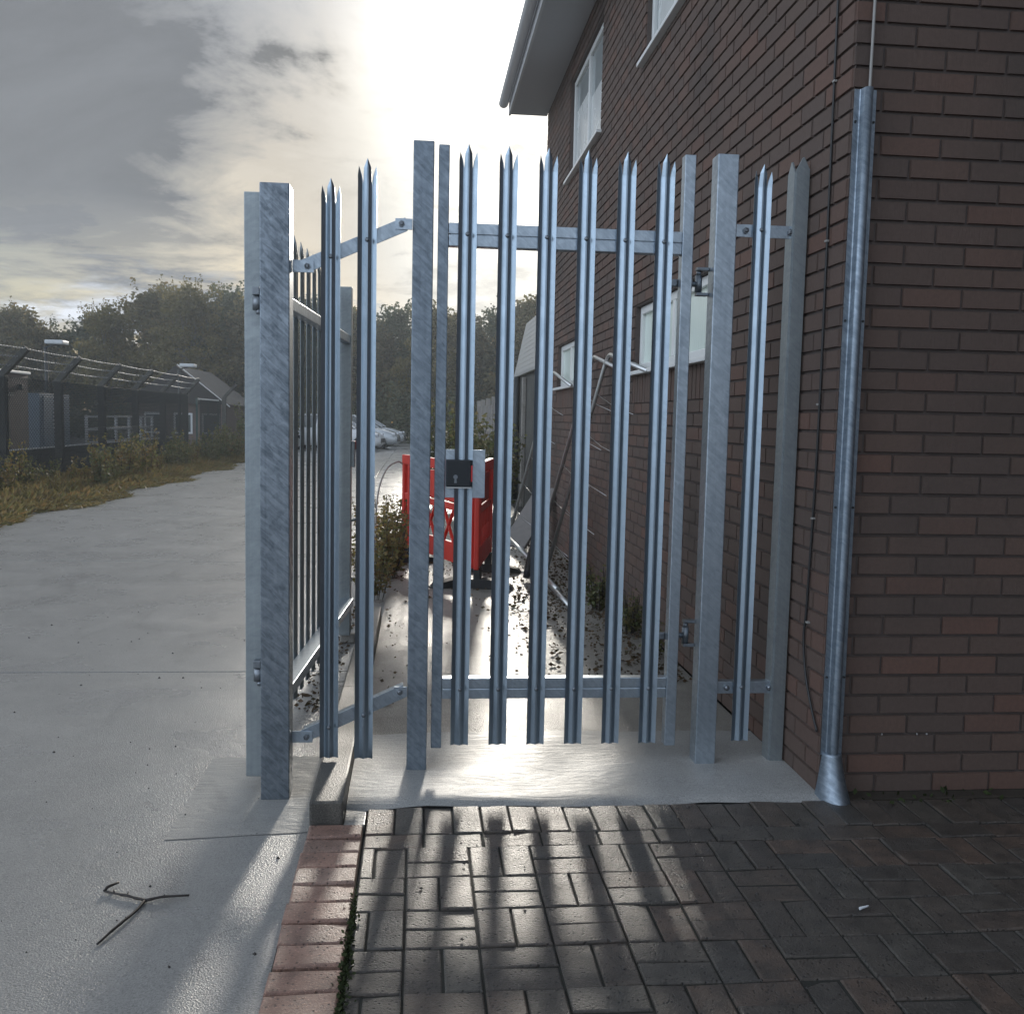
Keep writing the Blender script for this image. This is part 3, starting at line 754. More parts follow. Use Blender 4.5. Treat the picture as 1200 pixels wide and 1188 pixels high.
# ------------------------------------------------------------------ left boundary: chain link fence, kiosk, etc.
cf = thing('chain_link_fence', 'chain link fence on dark cranked concrete posts with barbed wire, left of the road', 'fence', (-7.3, 17.85, 0))
NP = 6; SP = 2.68; HP = 1.98
def cranked(parent, y):
    p = MB()
    p.box((-.075, y-.075, -.05), (.075, y+.075, HP), .012)
    p.beam((-.02, y, HP-.04), (.44, y, HP+.46), .11, .12, .012, (0, 1, 0))
    p.build('post', M['old_concrete'], parent)
for k in range(-1, NP): cranked(cf, k*SP)
cranked(cf, 19.5)
def chain(parent, y0, y1, z0, z1):
    w = MB(); st = .075; H = z1-z0; r = .006
    n = int((y1-y0+H)/st)
    for i in range(n):
        for s in (0, 1):
            ya = y0-H+i*st; a, b = (ya, z0), (ya+H, z1)
            if a[0] < y0: a = (y0, z0+(y0-ya))
            if b[0] > y1: b = (y1, z1-(ya+H-y1))
            if a[1] >= b[1]: continue
            if s: a = (y0+y1-a[0], a[1]); b = (y0+y1-b[0], b[1])
            x = .09+.004*s
            va, vb = Vector((x, a[0], a[1])), Vector((x, b[0], b[1])); dd = (vb-va).normalized(); sd = Vector((1, 0, 0)); up = dd.cross(sd)
            vs = []
            for p in (va, vb): vs += [tuple(p+sd*r), tuple(p-sd*r*.5+up*r), tuple(p-sd*r*.5-up*r)]
            w.add(vs, [(0, 1, 4, 3), (1, 2, 5, 4), (2, 0, 3, 5)])
    for zz in (z0+.02, (z0+z1)/2, z1-.01): w.tube([(.09, y0, zz), (.09, y1, zz)], .004, 4)
    o = w.build('chain_link', M['wire'], parent)
chain(cf, -SP, (NP-1)*SP, .05, 1.93)
bw = MB()
for (x, z) in ((.43, HP+.45), (.30, HP+.30), (.17, HP+.15)):
    for k in range(-1, NP-1):
        y0 = k*SP; pts = [(x, y0+SP*t/6, z-.018*math.sin(math.pi*t/6)) for t in range(7)]
        bw.tube(pts, .006, 4, False)
        for q in range(1, 22):
            yy = y0+SP*q/22; zc = z-.018*math.sin(math.pi*q/22)
            bw.beam((x-.02, yy, zc-.02), (x+.02, yy+.01, zc+.02), .006, .006)
bw.build('barbed_wire', M['barb'], cf)
lw = MB().box((-7.62, 12, -.05), (-7.52, 31.5, .58), .01); lwo = lw.build('low_wall', M['old_concrete']); tag(lwo, 'low dark concrete wall behind the chain link fence', 'wall')
MB().box((-7.64, 12, .581), (-7.50, 31.5, .61), .006).build('coping', M['white_paint'], lwo)
gg = thing('mesh_gate', 'dark green framed mesh gate at the far end of the chain link fence', 'gate', (-7.3, 32.8, 0))
for a_ in ((-.03, 0, .0, .03, .06, 1.85), (-.03, 3.44, 0, .03, 3.5, 1.85), (-.02, 1.7, .101, .02, 1.76, 1.799)): MB().box(a_[:3], a_[3:], .004).build('upright', M['green_metal'], gg)
for z_ in (1.80, .05): MB().box((-.03, .061, z_), (.03, 3.439, z_+.05), .004).build('rail', M['white_paint'], gg)
chain(gg, .06, 3.44, .1, 1.8)
# kiosk
kk = thing('brick_kiosk', 'small flat roofed brick kiosk with dark door behind the fence', 'building', (-9.0, 18.6, 0))
MB().box((-2.5, 0, -.05), (0, 4.8, 2.16)).build('wall', M['old_brick'], kk)
MB().box((-2.56, -.06, 2.161), (.05, 4.86, 2.22), .01).build('coping', M['white_paint'], kk)
do = MB().box((.001, 2.75, 0), (.03, 3.75, 1.62), .005).build('door', M['dark_metal'], kk)
MB().box((.031, 3.2, 1.0), (.035, 3.5, 1.28)).build('notice', M['reflector'], do)
MB().box((.002, 2.6, 1.64), (.05, 3.9, 1.74), .01).build('lintel', M['pale_concrete'], kk)
MB().box((.0, 4.2, 1.8), (.10, 4.34, 1.92), .02).build('wall_light', M['dark_metal'], kk)
# blue cabinet with sign
bk = thing('blue_cabinet', 'tall blue grey metal cabinet with a red and white warning sign', 'cabinet', (-9.5, 25.4, 0))
MB().box((-.9, 0, -.05), (0, 2.1, 1.78), .01).build('body', M['blue_paint'], bk)
MB().box((.001, .2, .08), (.025, 1.0, 1.7), .006).build('door', M['blue_paint'], bk); MB().box((.001, 1.06, .08), (.025, 1.9, 1.7), .006).build('door', M['blue_paint'], bk)
sg = MB().box((.026, .85, .82), (.034, 1.28, 1.38), .002).build('sign', M['reflector'], bk)
MB().box((.035, .90, 1.20), (.037, 1.23, 1.33)).box((.035, .98, 1.02), (.037, 1.15, 1.14)).box((.035, .90, .86), (.037, 1.23, .92)).build('warning_mark', M['sign_red'], sg)
# white railings
wr = thing('white_railing', 'white tubular railing between the blue cabinet and the low house', 'railing', (-9.0, 27.3, 0))
for k in range(6): MB().tube([(0, k*1.3, 0), (0, k*1.3, 1.24)], .045, 8).build('post', M['white_paint'], wr)
for z in (.5, .85, 1.2): MB().tube([(0, 0, z), (0, 6.5, z)], .03, 8).build('rail', M['white_paint'], wr)
# low house with hipped dark roof
hh = thing('low_house', 'low dark house with a steep black gable roof near the end of the fence', 'building', (-9.1, 38.4, 0))
MB().box((-1.9, 0, -.05), (1.5, 6, 1.78)).build('wall', M['old_brick'], hh)
rr = MB().prism([(-2.15, 1.70), (1.75, 1.70), (-.15, 3.15)], -.25, 6.2); rro = fixn(rr.build('roof', M['roof'], hh))
MB().beam((1.86, -.27, 1.62), (-.10, -.27, 3.19), .03, .05, .004, (0, 1, 0)).build('bargeboard', M['white_paint'], rro)
for x in (-1.4, -.3, .75):
    wo = MB().box((x, -.03, .55), (x+.7, -.002, 1.35), .004).build('window', M['white_paint'], hh)
    MB().box((x+.07, -.036, .62), (x+.63, -.031, 1.28)).build('pane', M['glass'], wo)
def floodlight(x, y, h, label):
    t = thing('floodlight_pole', label, 'floodlight', (x, y, 0), 0, 'floodlights behind the fence')
    MB().tube([(0, 0, -.05), (0, 0, h)], .055, 8).build('pole', M['dark_metal'], t)
    MB().beam((0, 0, h), (.35, -.1, h+.1), .05, .05, .005).build('bracket', M['dark_metal'], t)
    MB().box((.1, -.4, h+.08), (.62, .12, h+.20), .03).build('lamp_head', M['white_paint'], t)
floodlight(-11.0, 30, 3.2, 'white floodlight on a dark pole behind the brick kiosk')
floodlight(-8.85, 37, 2.95, 'white floodlight above the gable of the low dark house')

# ------------------------------------------------------------------ foliage
def leaf_quads(mb, c, rad, n, size, rg, flat=1.0, droop=0.0):
    for _ in range(n):
        while True:
            p = Vector((rg.uniform(-1, 1), rg.uniform(-1, 1), rg.uniform(-1, 1)))
            if p.length <= 1: break
        p = Vector((p.x*rad[0], p.y*rad[1], p.z*rad[2]))+c
        s = size*rg.uniform(.6, 1.4)
        a = Vector((rg.gauss(0, 1), rg.gauss(0, 1), rg.gauss(0, 1)*flat-droop)).normalized(); b = a.orthogonal().normalized()
        b = (Matrix.Rotation(rg.uniform(0, 6.28), 3, a) @ b)
        w = s*.32
        o = len(mb.v); q = a.cross(b)*w
        mb.v += [tuple(p), tuple(p+a*s*.5+q), tuple(p+a*s), tuple(p+a*s*.5-q)]; mb.f.append((o, o+1, o+2, o+3)); mb.sm.append(False)
def make_tree(name, label, H, spread, leafm, barkm, seed, nclump=70, per=110, size=.16, low=.18, sparse=1.0):
    rg = random.Random(seed); t = thing(name, label, 'tree', (0, 0, 0), 0, 'trees along the far side of the yard')
    tr = MB(); h = H*.75
    top = Vector((rg.uniform(-.3, .3), rg.uniform(-.3, .3), h)); tr.tube([(0, 0, -.1), top*.35+Vector((.08, 0, 0)), top*.7, top], [.16, .12, .08, .03], 8)
    cl = []
    for i in range(nclump):
        z = H*(low+(1-low)*rg.random()**.8); tz = (z/H-low)/(1-low)
        rr = spread*(math.sin(math.pi*min(1, .18+.82*tz))**.7)*(rg.uniform(.3, 1)); a = rg.uniform(0, 6.283)
        c = Vector((rr*math.cos(a), rr*math.sin(a), z)); cl.append(c)
        if i % 3 == 0 and c.z > H*.35:
            b0 = top*rg.uniform(.25, .8); tr.tube([b0, b0.lerp(c, .5)+Vector((0, 0, .15)), c], [.03, .02, .008], 5)
    tr.build('trunk', barkm, t)
    cr = MB()
    for c in cl:
        r = rg.uniform(.35, .85)*spread*.36
        leaf_quads(cr, c, (r, r, r*rg.uniform(.7, 1.2)), int(per*rg.uniform(.5, 1.4)*sparse), size, rg)
    for i in range(14):   # wispy shoots at the crown
        a = rg.uniform(0, 6.283); q = rg.uniform(0, .75)*spread; c = Vector((q*math.cos(a), q*math.sin(a), H*rg.uniform(.86, 1.06)))
        leaf_quads(cr, c, (.12, .12, .5), 26, size*.8, rg)
    cr.build('crown', leafm, t)
    return t
T = [make_tree('broadleaf_tree', 'x', 7.2, 3.0, M['leaf_a'], M['bark'], 1, 120, 170, .20, .02),
     make_tree('broadleaf_tree', 'x', 7.6, 2.8, M['leaf_b'], M['bark'], 2, 120, 170, .20, .02),
     make_tree('birch_tree', 'x', 8.0, 2.2, M['leaf_c'], M['birch'], 3, 90, 130, .17, .10)]
spots = [ # kind, X, Y, scale, label
 (0, -26.5, 60, .98, 'olive brown tree at the left edge of the photo, behind the brick kiosk'),
 (0, -22.8, 58, .93, 'rusty olive tree behind the first floodlight pole'),
 (1, -19.6, 61, .90, 'dark green tree between the two floodlights, lower than its neighbours'),
 (2, -17.2, 56, .86, 'thin yellowish birch just left of the low dark house'),
 (0, -15.0, 59, 1.12, 'tall olive tree rising behind the low dark house'),
 (2, -12.6, 55, 1.00, 'pale trunked birch right behind the gable of the low dark house'),
 (1, -11.6, 60, 1.10, 'tallest dark tree left of the thick gate post'),
 (0, -9.2, 58, 1.08, 'olive tree hidden partly by the thick gate post'),
 (1, -6.6, 61, 1.05, 'dark tree seen through the open leaf bars'),
 (0, -4.0, 60, 1.02, 'olive tree directly above the parked cars'),
 (1, -1.6, 62, 1.03, 'dark green tree just left of the slam post, behind the cars'),
 (2, .8, 57, .93, 'yellow green birch seen between slam post and first pales'),
 (0, 2.6, 61, 1.04, 'olive tree seen between the first two gate pales'),
 (1, 4.8, 60, 1.0, 'dark tree behind the panel fence on the right'),
 (0, 6.8, 58, 1.12, 'olive tree rising above the outbuilding cladding'),
 (1, 9.0, 62, 1.1, 'dark tree hidden mostly by the outbuilding'),
]
used = set(); rg = random.Random(5)
for (k, x, y, s, lab) in spots:
    o = T[k] if k not in used else copy_tree(T[k]); used.add(k)
    o.location = (x, y, 0); o.rotation_euler = (0, 0, rg.uniform(0, 6.28)); o.scale = (s*1.2, s*1.2, s); o['label'] = lab
# undergrowth under the trees: one mass
ug = MB(); rg = random.Random(8)
for i in range(150):
    x = rg.uniform(-30, 12); y = rg.uniform(51, 55); h = rg.uniform(.6, 2.2)
    if -6 < x < 3: h += rg.uniform(.3, 1.6)
    leaf_quads(ug, Vector((x, y, h*.5)), (rg.uniform(.7, 1.4), .7, h*.6), 110, .22, rg)
fw = MB()
for i in range(420):
    x = rg.uniform(-40, 16); h = rg.uniform(.5, 6.2 if x < -12 else 6.9); leaf_quads(fw, Vector((x, rg.uniform(66, 70), h)), (1.3, .8, 1.0), 95, .30, rg)
tag(fw.build('far_wood', M['leaf_b']), 'dense dark wood closing the view behind the trees', 'wood', None, 'stuff')
tag(ug.build('undergrowth', M['leaf_b']), 'dark scrub filling the foot of the far trees', 'undergrowth', None, 'stuff')
# verge: grass, leaves and taller weeds
vg = MB(); rg = random.Random(9)
for i in range(30000):
    y = 9+ 28*rg.random()**1.4; x = rg.uniform(-7.35, -4.95+.18*math.sin(y*1.3)+.10*math.sin(y*3.1)) 
    edge = min(1, max(.12, (-4.9-x)/1.0)); h = rg.uniform(.05, .22)*edge+.02
    a = rg.uniform(0, 6.28); w = rg.uniform(.012, .035); ln = rg.uniform(-.1, .1)
    o = len(vg.v); ca, sa = math.cos(a)*w, math.sin(a)*w
    vg.v += [(x-ca, y-sa, ZR), (x+ca, y+sa, ZR), (x+ca*.7+ln, y+sa*.7+ln*.6, ZR+h*.7), (x+ln*1.6, y+ln, ZR+h), (x-ca*.7+ln, y-sa*.7+ln*.6, ZR+h*.6)]
    vg.f.append((o, o+1, o+2, o+3, o+4)); vg.sm.append(False)
tag(vg.build('verge_grass', M['verge']), 'autumn grass and leaf cover along the foot of the fence', 'grass', None, 'stuff')
def weed_plant(name, label, h, spread, mat, seed, stems=9, per=26, size=.07, group=None, cat='plant'):
    rg = random.Random(seed); t = thing(name, label, cat, (0, 0, 0), 0, group)
    s = MB(); l = MB()
    for i in range(stems):
        a = rg.uniform(0, 6.28); q = spread*rg.random(); top = Vector((q*math.cos(a)+rg.uniform(-.05, .05), q*math.sin(a), h*rg.uniform(.55, 1)))
        base = Vector((top.x*.45, top.y*.45, 0)); s.tube([base, (base+top)/2, top], [.006, .005, .002], 4, False)
        for k in range(per):
            u = rg.uniform(.15, 1.02); p = base.lerp(top, u); leaf_quads(l, p, (.05, .05, .03), 1, size*(1.2-.5*u), rg, .6, .15)
    s.build('stem', M['bark'], t); l.build('foliage', mat, t); return t
WP = [weed_plant('tall_weed', 'x', 1.0, .35, M['weed'], 21, 10, 34, .085, 'tall weeds along the chain link fence'),
      weed_plant('tall_weed', 'x', .8, .4, M['nettle'], 22, 12, 34, .085, 'tall weeds along the chain link fence')]
rg = random.Random(31); first = {0: True, 1: True}
for i in range(64):
    k = rg.randint(0, 1); y = 15.2+i*.33+rg.uniform(-.2, .2); x = rg.uniform(-7.0, -5.7)
    if 33 < y: x = rg.uniform(-6.9, -5.0)
    o = WP[k] if first[k] else copy_tree(WP[k]); first[k] = False
    s = rg.uniform(.45, 1.0)*(1.25 if y > 29 else .8 if y < 20 else 1); o.location = (x, y, ZR); o.scale = (s, s, s*rg.uniform(.8, 1.25)); o.rotation_euler = (0, 0, rg.uniform(0, 6.28))
    o['label'] = 'weedy autumn plant standing in the verge below the chain link fence'
BS = weed_plant('bush', 'large leafy bush at the end of the fence beyond the green gate', 2.0, 1.0, M['nettle'], 41, 40, 70, .11, 'bushes past the green gate', 'bush')
BS.location = (-6.3, 37.6, ZR)
for (x, y, s, lab) in ((-5.4, 39.5, 1.0, 'bush right of the far cranked post, against the trees'), (-5.2, 42.5, .95, 'bush partly hidden by the thick gate post, farthest along the verge')):
    o = copy_tree(BS); o.location = (x, y, ZR); o.scale = (s, s, s); o['label'] = lab
# scruffy plants behind the gate
sp = [(-.33, 7.4, .55, 'low brownish scrub just behind the fixed panel beside the kerb'), (-.30, 8.3, .75, 'green scrub left of the red barrier, near its middle'), (-.36, 9.3, .85, 'green scrub at the far left end of the red barrier'), (-.45, 10.8, .7, 'small scrub beyond the red barrier at the road edge')]
S0 = weed_plant('scrub_plant', 'x', .8, .34, M['weed'], 51, 26, 44, .055, 'scrub plants beside the red barrier')
for i, (x, y, s, lab) in enumerate(sp):
    o = S0 if i == 0 else copy_tree(S0); o.location = (x, y, -.02); o.scale = (s*1.1, s*1.3, s); o.rotation_euler = (0, 0, i*1.7); o['label'] = lab
S1 = weed_plant('shrub', 'pale flowering shrub seen above the lock box', 1.45, .45, M['nettle'], 52, 26, 60, .09, 'shrubs at the end of the path', 'shrub')
S1.location = (.72, 13.6, 0)
for (x, y, s, lab) in ((1.15, 14.2, 1.0, 'leafy shrub right of the lock box, against the panel fence'), (.35, 15.0, 1.15, 'taller shrub standing left of the lock box behind the first pale')):
    o = copy_tree(S1); o.location = (x, y, 0); o.scale = (s, s, s); o.rotation_euler = (0, 0, y); o['label'] = lab
WW = weed_plant('wall_weed', 'x', .34, .16, M['nettle'], 61, 14, 26, .04, 'small weeds at the foot of the side wall')
for i, (x, y, s, lab) in enumerate(((1.34, 6.9, 1.0, 'small weed at the foot of the wall below the nearest fence frame'), (1.38, 6.1, .8, 'small weed at the foot of the wall beside the fifth gate pale'), (1.40, 5.5, .6, 'lowest weed at the foot of the wall, beside the gate hinge stile'))):
    o = WW if i == 0 else copy_tree(WW); o.location = (x, y, 0); o.scale = (s, s, s); o.rotation_euler = (0, 0, i*2.1); o['label'] = lab
# leaf litter on the path
lt = MB(); rg = random.Random(77)
def litter(n, fx, fy, z=.0, size=.034):
    for _ in range(n):
        x, y = fx(), fy(); x = min(x, 1.48); leaf_quads(lt, Vector((x, y, z+.003+rg.random()*.006)), (.005, .005, .002), 1, size*rg.choice([.4, .6, .8, 1]), rg, .12)
litter(3000, lambda: 1.48-abs(rg.gauss(0, .28)), lambda: 4.9+7*rg.random())
litter(240, lambda: .75+rg.gauss(0, .16), lambda: 6.3+rg.gauss(0, .55))
litter(500, lambda: .95+rg.gauss(0, .2), lambda: 7.4+rg.gauss(0, .4))
litter(60, lambda: -.2+abs(rg.gauss(0, .10)), lambda: 4.4+3*rg.random())
litter(420, lambda: -.2+.9*rg.random(), lambda: 7.2+rg.random()**.6*2.4)
litter(500, lambda: -.42-abs(rg.gauss(0, .10)), lambda: 4.6+2.6*rg.random(), ZR)
tag(lt.build('leaf_litter', M['litter']), 'wet brown leaf litter scattered on the path behind the gate', 'leaf litter', None, 'stuff')
ms = MB(); rg = random.Random(78)
for i in range(3600):
    y = 2.75-rg.random()**.6*1.6; x = -.166+rg.gauss(0, .005)*(1+max(0, 2.7-y)*1.0); leaf_quads(ms, Vector((x, y, -.006+rg.random()*.010)), (.004, .004, .003), 1, .012, rg)
for i in range(170):
    y = 3.36-rg.random()*.10; x = 1.6+rg.random()*2.2; leaf_quads(ms, Vector((x, y, .0+rg.random()*.02)), (.01, .008, .01), 1, .022, rg)
tag(ms.build('moss', M['moss']), 'green moss in the joint beside the brick edging', 'moss', None, 'stuff')
# grit and small dark bits on the road
gr = MB(); rg = random.Random(79)
for i in range(230):
    x = -.36-rg.random()**1.2*3.2; y = 1.6+rg.random()*5.5; s = rg.choice([.003, .004, .004, .006, .009])*rg.uniform(.7, 1.2)
    vs = [(x+s*rg.uniform(.6, 1), y, ZR), (x-s*rg.uniform(.6, 1), y+s*.3, ZR), (x, y+s*rg.uniform(.6, 1), ZR), (x+.2*s, y-s*rg.uniform(.6, 1), ZR), (x+rg.uniform(-.3, .3)*s, y, ZR+s*.9)]
    gr.add(vs, [(0, 2, 4), (2, 1, 4), (1, 3, 4), (3, 0, 4)])
for i in range(90):
    x = -.15+rg.random()*1.6; y = 1.6+rg.random()*1.7; s = rg.choice([.003, .004, .006])
    gr.add([(x+s, y, .002), (x-s, y+s*.3, .002), (x, y+s, .002), (x+.2*s, y-s, .002), (x, y, .002+s*.9)], [(0, 2, 4), (2, 1, 4), (1, 3, 4), (3, 0, 4)])
tag(gr.build('grit', M['twig']), 'scattered dark grit on road and paving', 'grit', None, 'stuff')
# forked twig
tw = thing('forked_twig', 'dark forked twig lying on the wet road in the foreground', 'twig', (-.777, 2.783, ZR))
b = MB()
b.tube(curve_pts([(0, 0, .006), (-.06, .028, .008), (-.135, .063, .006)], 4), [.0045, .0042, .004, .004, .0038, .0036, .0034, .003, .003], 6)
b.tube(curve_pts([(-.135, .063, .006), (-.125, .075, .014), (-.105, .105, .012)], 4), [.0045]*9, 6)
b.tube(curve_pts([(0, 0, .006), (.05, .012, .01), (.121, .018, .009)], 4), [.0045, .0045, .0045, .004, .004, .004, .0038, .0036, .0032], 6)
b.tube(curve_pts([(0, 0, .006), (-.012, -.075, .008), (-.035, -.15, .01), (-.062, -.23, .005)], 4), [.0045, .0045, .0045, .0043, .0043, .004, .004, .004, .0038, .0036, .0034, .0032, .003], 6)
rt = random.Random(3)
b.v = [(x+rt.uniform(-.0013, .0013), y+rt.uniform(-.0013, .0013), max(.0005, z+rt.uniform(-.001, .001))) for x, y, z in b.v]
for (kx, ky) in ((-.06, .028), (.05, .012), (-.02, -.11), (-.048, -.19), (-.10, .046)):
    b.tube([(kx, ky, .006), (kx+rt.uniform(-.008, .008), ky+rt.uniform(.004, .012), .014)], [.0035, .0015], 5)
b.build('branch', M['twig'], tw)
lt2 = MB().add([(0, 0, .004), (.03, .004, .012), (.034, .016, .007), (.004, .014, .003)], [(0, 1, 2, 3)])
lt2.add([(0, 0, .001), (.03, .004, .009), (.034, .016, .004), (.004, .014, .0)], [(3, 2, 1, 0)])
po = lt2.build('paper_scrap', M['paper'], None, (1.265, 2.52, .004)); tag(po, 'tiny white scrap of paper on the dark paving at right', 'litter')

# ------------------------------------------------------------------ cars
def make_car(name, label, paint, est=False):
    t = thing(name, label, 'car', (0, 0, 0), 0, 'cars parked at the end of the yard')
    st = [(-2.1, .35, .72, .72), (-2.02, .22, .92, .82), (-1.3, .2, .96, .87), (-.2, .2, .95, .88), (.85, .2, .93, .88), (1.5, .2, .84, .86), (1.9, .22, .72, .80), (2.08, .3, .58, .68)]
    b = MB(); K = 10
    for (x, zb, zt, w) in st:
        sec = [(-w*.86, zb), (-w, zb+.12), (-w, (zb+zt)/2), (-w*.96, zt-.06), (-w*.84, zt), (w*.84, zt), (w*.96, zt-.06), (w, (zb+zt)/2), (w, zb+.12), (w*.86, zb)]
        b.v += [(x, y, z) for y, z in sec]
    for l in range(len(st)-1):
        for k in range(K):
            k2 = (k+1) % K; b.f.append((l*K+k, l*K+k2, l*K+K+k2, l*K+K+k)); b.sm.append(True)
    b.f += [tuple(range(K)), tuple((len(st)-1)*K+k for k in range(K))]; b.sm += [False, False]
    bo = fixn(b.build('body', paint, t))
    xr = -1.95 if est else -1.7
    base = [(xr, .80), (1.05, .80)]; roof = [(xr+.35, .60), (.25, .60)]
    g = MB(); zb, zr = .93, 1.43
    vs = [(xr, -.8, zb), (1.05, -.8, zb), (1.05, .8, zb), (xr, .8, zb), (xr+.35, -.6, zr), (.2, -.6, zr), (.2, .6, zr), (xr+.35, .6, zr)]
    g.add(vs, [(3, 2, 1, 0), (4, 5, 6, 7), (0, 1, 5, 4), (1, 2, 6, 5), (2, 3, 7, 6), (3, 0, 4, 7)])
    g.build('window', M['car_glass'], t)
    p = MB()
    for s in (-1, 1):
        p.beam((1.07, s*.805, zb), (.2, s*.61, zr+.01), .07, .06, .01); p.beam((xr-.02, s*.8, zb), (xr+.35, s*.61, zr+.01), .10, .12, .01)
        p.beam((-.5, s*.805, zb), (-.45, s*.605, zr), .05, .07, .01, (1, 0, 0))
    p.box((xr+.3, -.63, zr-.01), (.24, .63, zr+.035), .015); p.build('roof', paint, t)
    for x in (-1.3, 1.32):
        for s in (-1, 1):
            w = MB().tube([(x, s*.70, .31), (x, s*.90, .31)], .31, 20); wo = w.build('wheel', M['black'], t)
            MB().tube([(x, s*.901, .31), (x, s*.915, .31)], .20, 14).build('rim', M['alu'], wo)
    for s in (-1, 1): MB().box((1.84, s*.66-.14, .60), (2.01, s*.66+.10, .72), .03).build('headlight', M['lamp'], t)
    MB().box((2.02, -.5, .34), (2.10, .5, .52), .02).build('grille', M['black'], t)
    return t
c1 = make_car('parked_car', 'white car parked nearest, only its nose showing past a pale', M['car_white']); c1.location = (-3.55, 40.6, ZR); c1.rotation_euler = (0, 0, R(-6))
c2 = make_car('parked_car', 'silver car parked in the middle of the row with dark front wheel', M['car_silver']); c2.location = (-2.95, 43.3, ZR); c2.rotation_euler = (0, 0, R(-5))
c3 = make_car('parked_car', 'grey car with bright windscreen pillar, farthest and rightmost of the three', M['car_grey'], True); c3.location = (-2.75, 47.6, ZR); c3.rotation_euler = (0, 0, R(-4))

# ------------------------------------------------------------------ world and sun
AZ, EL = R(5.1), R(12.2)
SD = Vector((math.sin(AZ)*math.cos(EL), math.cos(AZ)*math.cos(EL), math.sin(EL)))
w = bpy.data.worlds.new('World'); S.world = w; w.use_nodes = True
nt = w.node_tree; nt.nodes.clear()
out = nt.nodes.new('ShaderNodeOutputWorld'); bgn = nt.nodes.new('ShaderNodeBackground'); nt.links.new(bgn.outputs[0], out.inputs[0])
sky = nt.nodes.new('ShaderNodeTexSky'); sky.sky_type = 'NISHITA'; sky.sun_disc = False; sky.sun_elevation = EL; sky.sun_rotation = AZ
tc = nt.nodes.new('ShaderNodeTexCoord'); V = tc.outputs['Generated']
def dot(vec):
    n = N(nt, 'ShaderNodeVectorMath', operation='DOT_PRODUCT'); nt.links.new(V, n.inputs[0]); n.inputs[1].default_value = vec; return n.outputs['Value']
sep = nt.nodes.new('ShaderNodeSeparateXYZ'); nt.links.new(V, sep.inputs[0])
zc = math_(nt, 'MAXIMUM', math_(nt, 'ADD', sep.outputs[2], .16), .05)
cmb = nt.nodes.new('ShaderNodeCombineXYZ'); nt.links.new(math_(nt, 'DIVIDE', sep.outputs[0], zc), cmb.inputs[0]); nt.links.new(math_(nt, 'DIVIDE', sep.outputs[1], zc), cmb.inputs[1]); cmb.inputs[2].default_value = 3.7
cv = cmb.outputs[0]
n1 = noise(nt, cv, 1.1, 8, .6, .5); n2 = noise(nt, cv, 3.4, 7, .62, .4)
sun = dot(SD)
gd_ = Vector((math.sin(R(2))*math.cos(R(24)), math.cos(R(2))*math.cos(R(24)), math.sin(R(24)))); gdot = dot(gd_)
glow = math_(nt, 'POWER', math_(nt, 'MAXIMUM', gdot, 0), 34); core = math_(nt, 'POWER', math_(nt, 'MAXIMUM', sun, 0), 260); wide = math_(nt, 'POWER', math_(nt, 'MAXIMUM', sun, 0), 7)
# brightness of the cloud deck: forward scattering round the sun
lum = math_(nt, 'ADD', math_(nt, 'MULTIPLY', glow, 2.6), math_(nt, 'MULTIPLY', core, .25))
back = math_(nt, 'POWER', math_(nt, 'MULTIPLY_ADD', sun, -.5, .5, clamp=True), 1.3)
lum = math_(nt, 'ADD', lum, math_(nt, 'MULTIPLY_ADD', wide, .30, .26))
lum = math_(nt, 'ADD', lum, math_(nt, 'MULTIPLY', back, .62))
rl = math_(nt, 'POWER', math_(nt, 'MAXIMUM', dot(Vector((-.90, -.22, .40)).normalized()), 0), 2.5)
lum = math_(nt, 'ADD', lum, math_(nt, 'MULTIPLY', rl, 1.9))
var = math_(nt, 'MULTIPLY_ADD', n1, 2.5, -.55)
var = math_(nt, 'ADD', var, math_(nt, 'MULTIPLY_ADD', n2, 1.2, -.6))
var = math_(nt, 'MAXIMUM', var, .25)
var = math_(nt, 'ADD', math_(nt, 'MULTIPLY', var, .8), .12)
lum = math_(nt, 'MULTIPLY', lum, var)
# the heavy grey bank to the left
dd = Vector((math.sin(R(-17))*math.cos(R(16)), math.cos(R(-17))*math.cos(R(16)), math.sin(R(16))))
dk = math_(nt, 'ADD', dot(dd), math_(nt, 'MULTIPLY_ADD', n1, .15, -.075))
dk = math_(nt, 'ADD', dk, math_(nt, 'MULTIPLY_ADD', n2, .06, -.03))
dmask = ramp(nt, dk, [(.945, 0), (.985, 1)])
dcol = math_(nt, 'MULTIPLY_ADD', n1, .30, .045)
lumd = nt.nodes.new('ShaderNodeMix'); lumd.data_type = 'FLOAT'; nt.links.new(dmask, lumd.inputs[0]); nt.links.new(lum, lumd.inputs[2]); nt.links.new(dcol, lumd.inputs[3])
hz_d = math_(nt, 'DIVIDE', math_(nt, 'ADD', sep.outputs[2], -.085), .052)
hz_e = math_(nt, 'POWER', 2.718, math_(nt, 'MULTIPLY', math_(nt, 'MULTIPLY', hz_d, hz_d), -1))
hz_n = ramp(nt, n2, [(.36, .15), (.60, 1)])
hz_l = math_(nt, 'MULTIPLY', math_(nt, 'MULTIPLY', hz_e, .75), math_(nt, 'MULTIPLY', hz_n, ramp(nt, sep.outputs[1], [(0, 0), (.6, 1)])))
L = math_(nt, 'MAXIMUM', lumd.outputs[0], hz_l)
warm = mix(nt, mix(nt, (.84, .96, 1.14), (.93, .985, 1.07), ramp(nt, sun, [(.2, 0), (.75, 1)])), (1.04, 1.0, .91), ramp(nt, sun, [(.955, 0), (.99, 1)]))
cc = nt.nodes.new('ShaderNodeVectorMath'); cc.operation = 'SCALE'; nt.links.new(warm, cc.inputs[0]); nt.links.new(L, cc.inputs['Scale'])
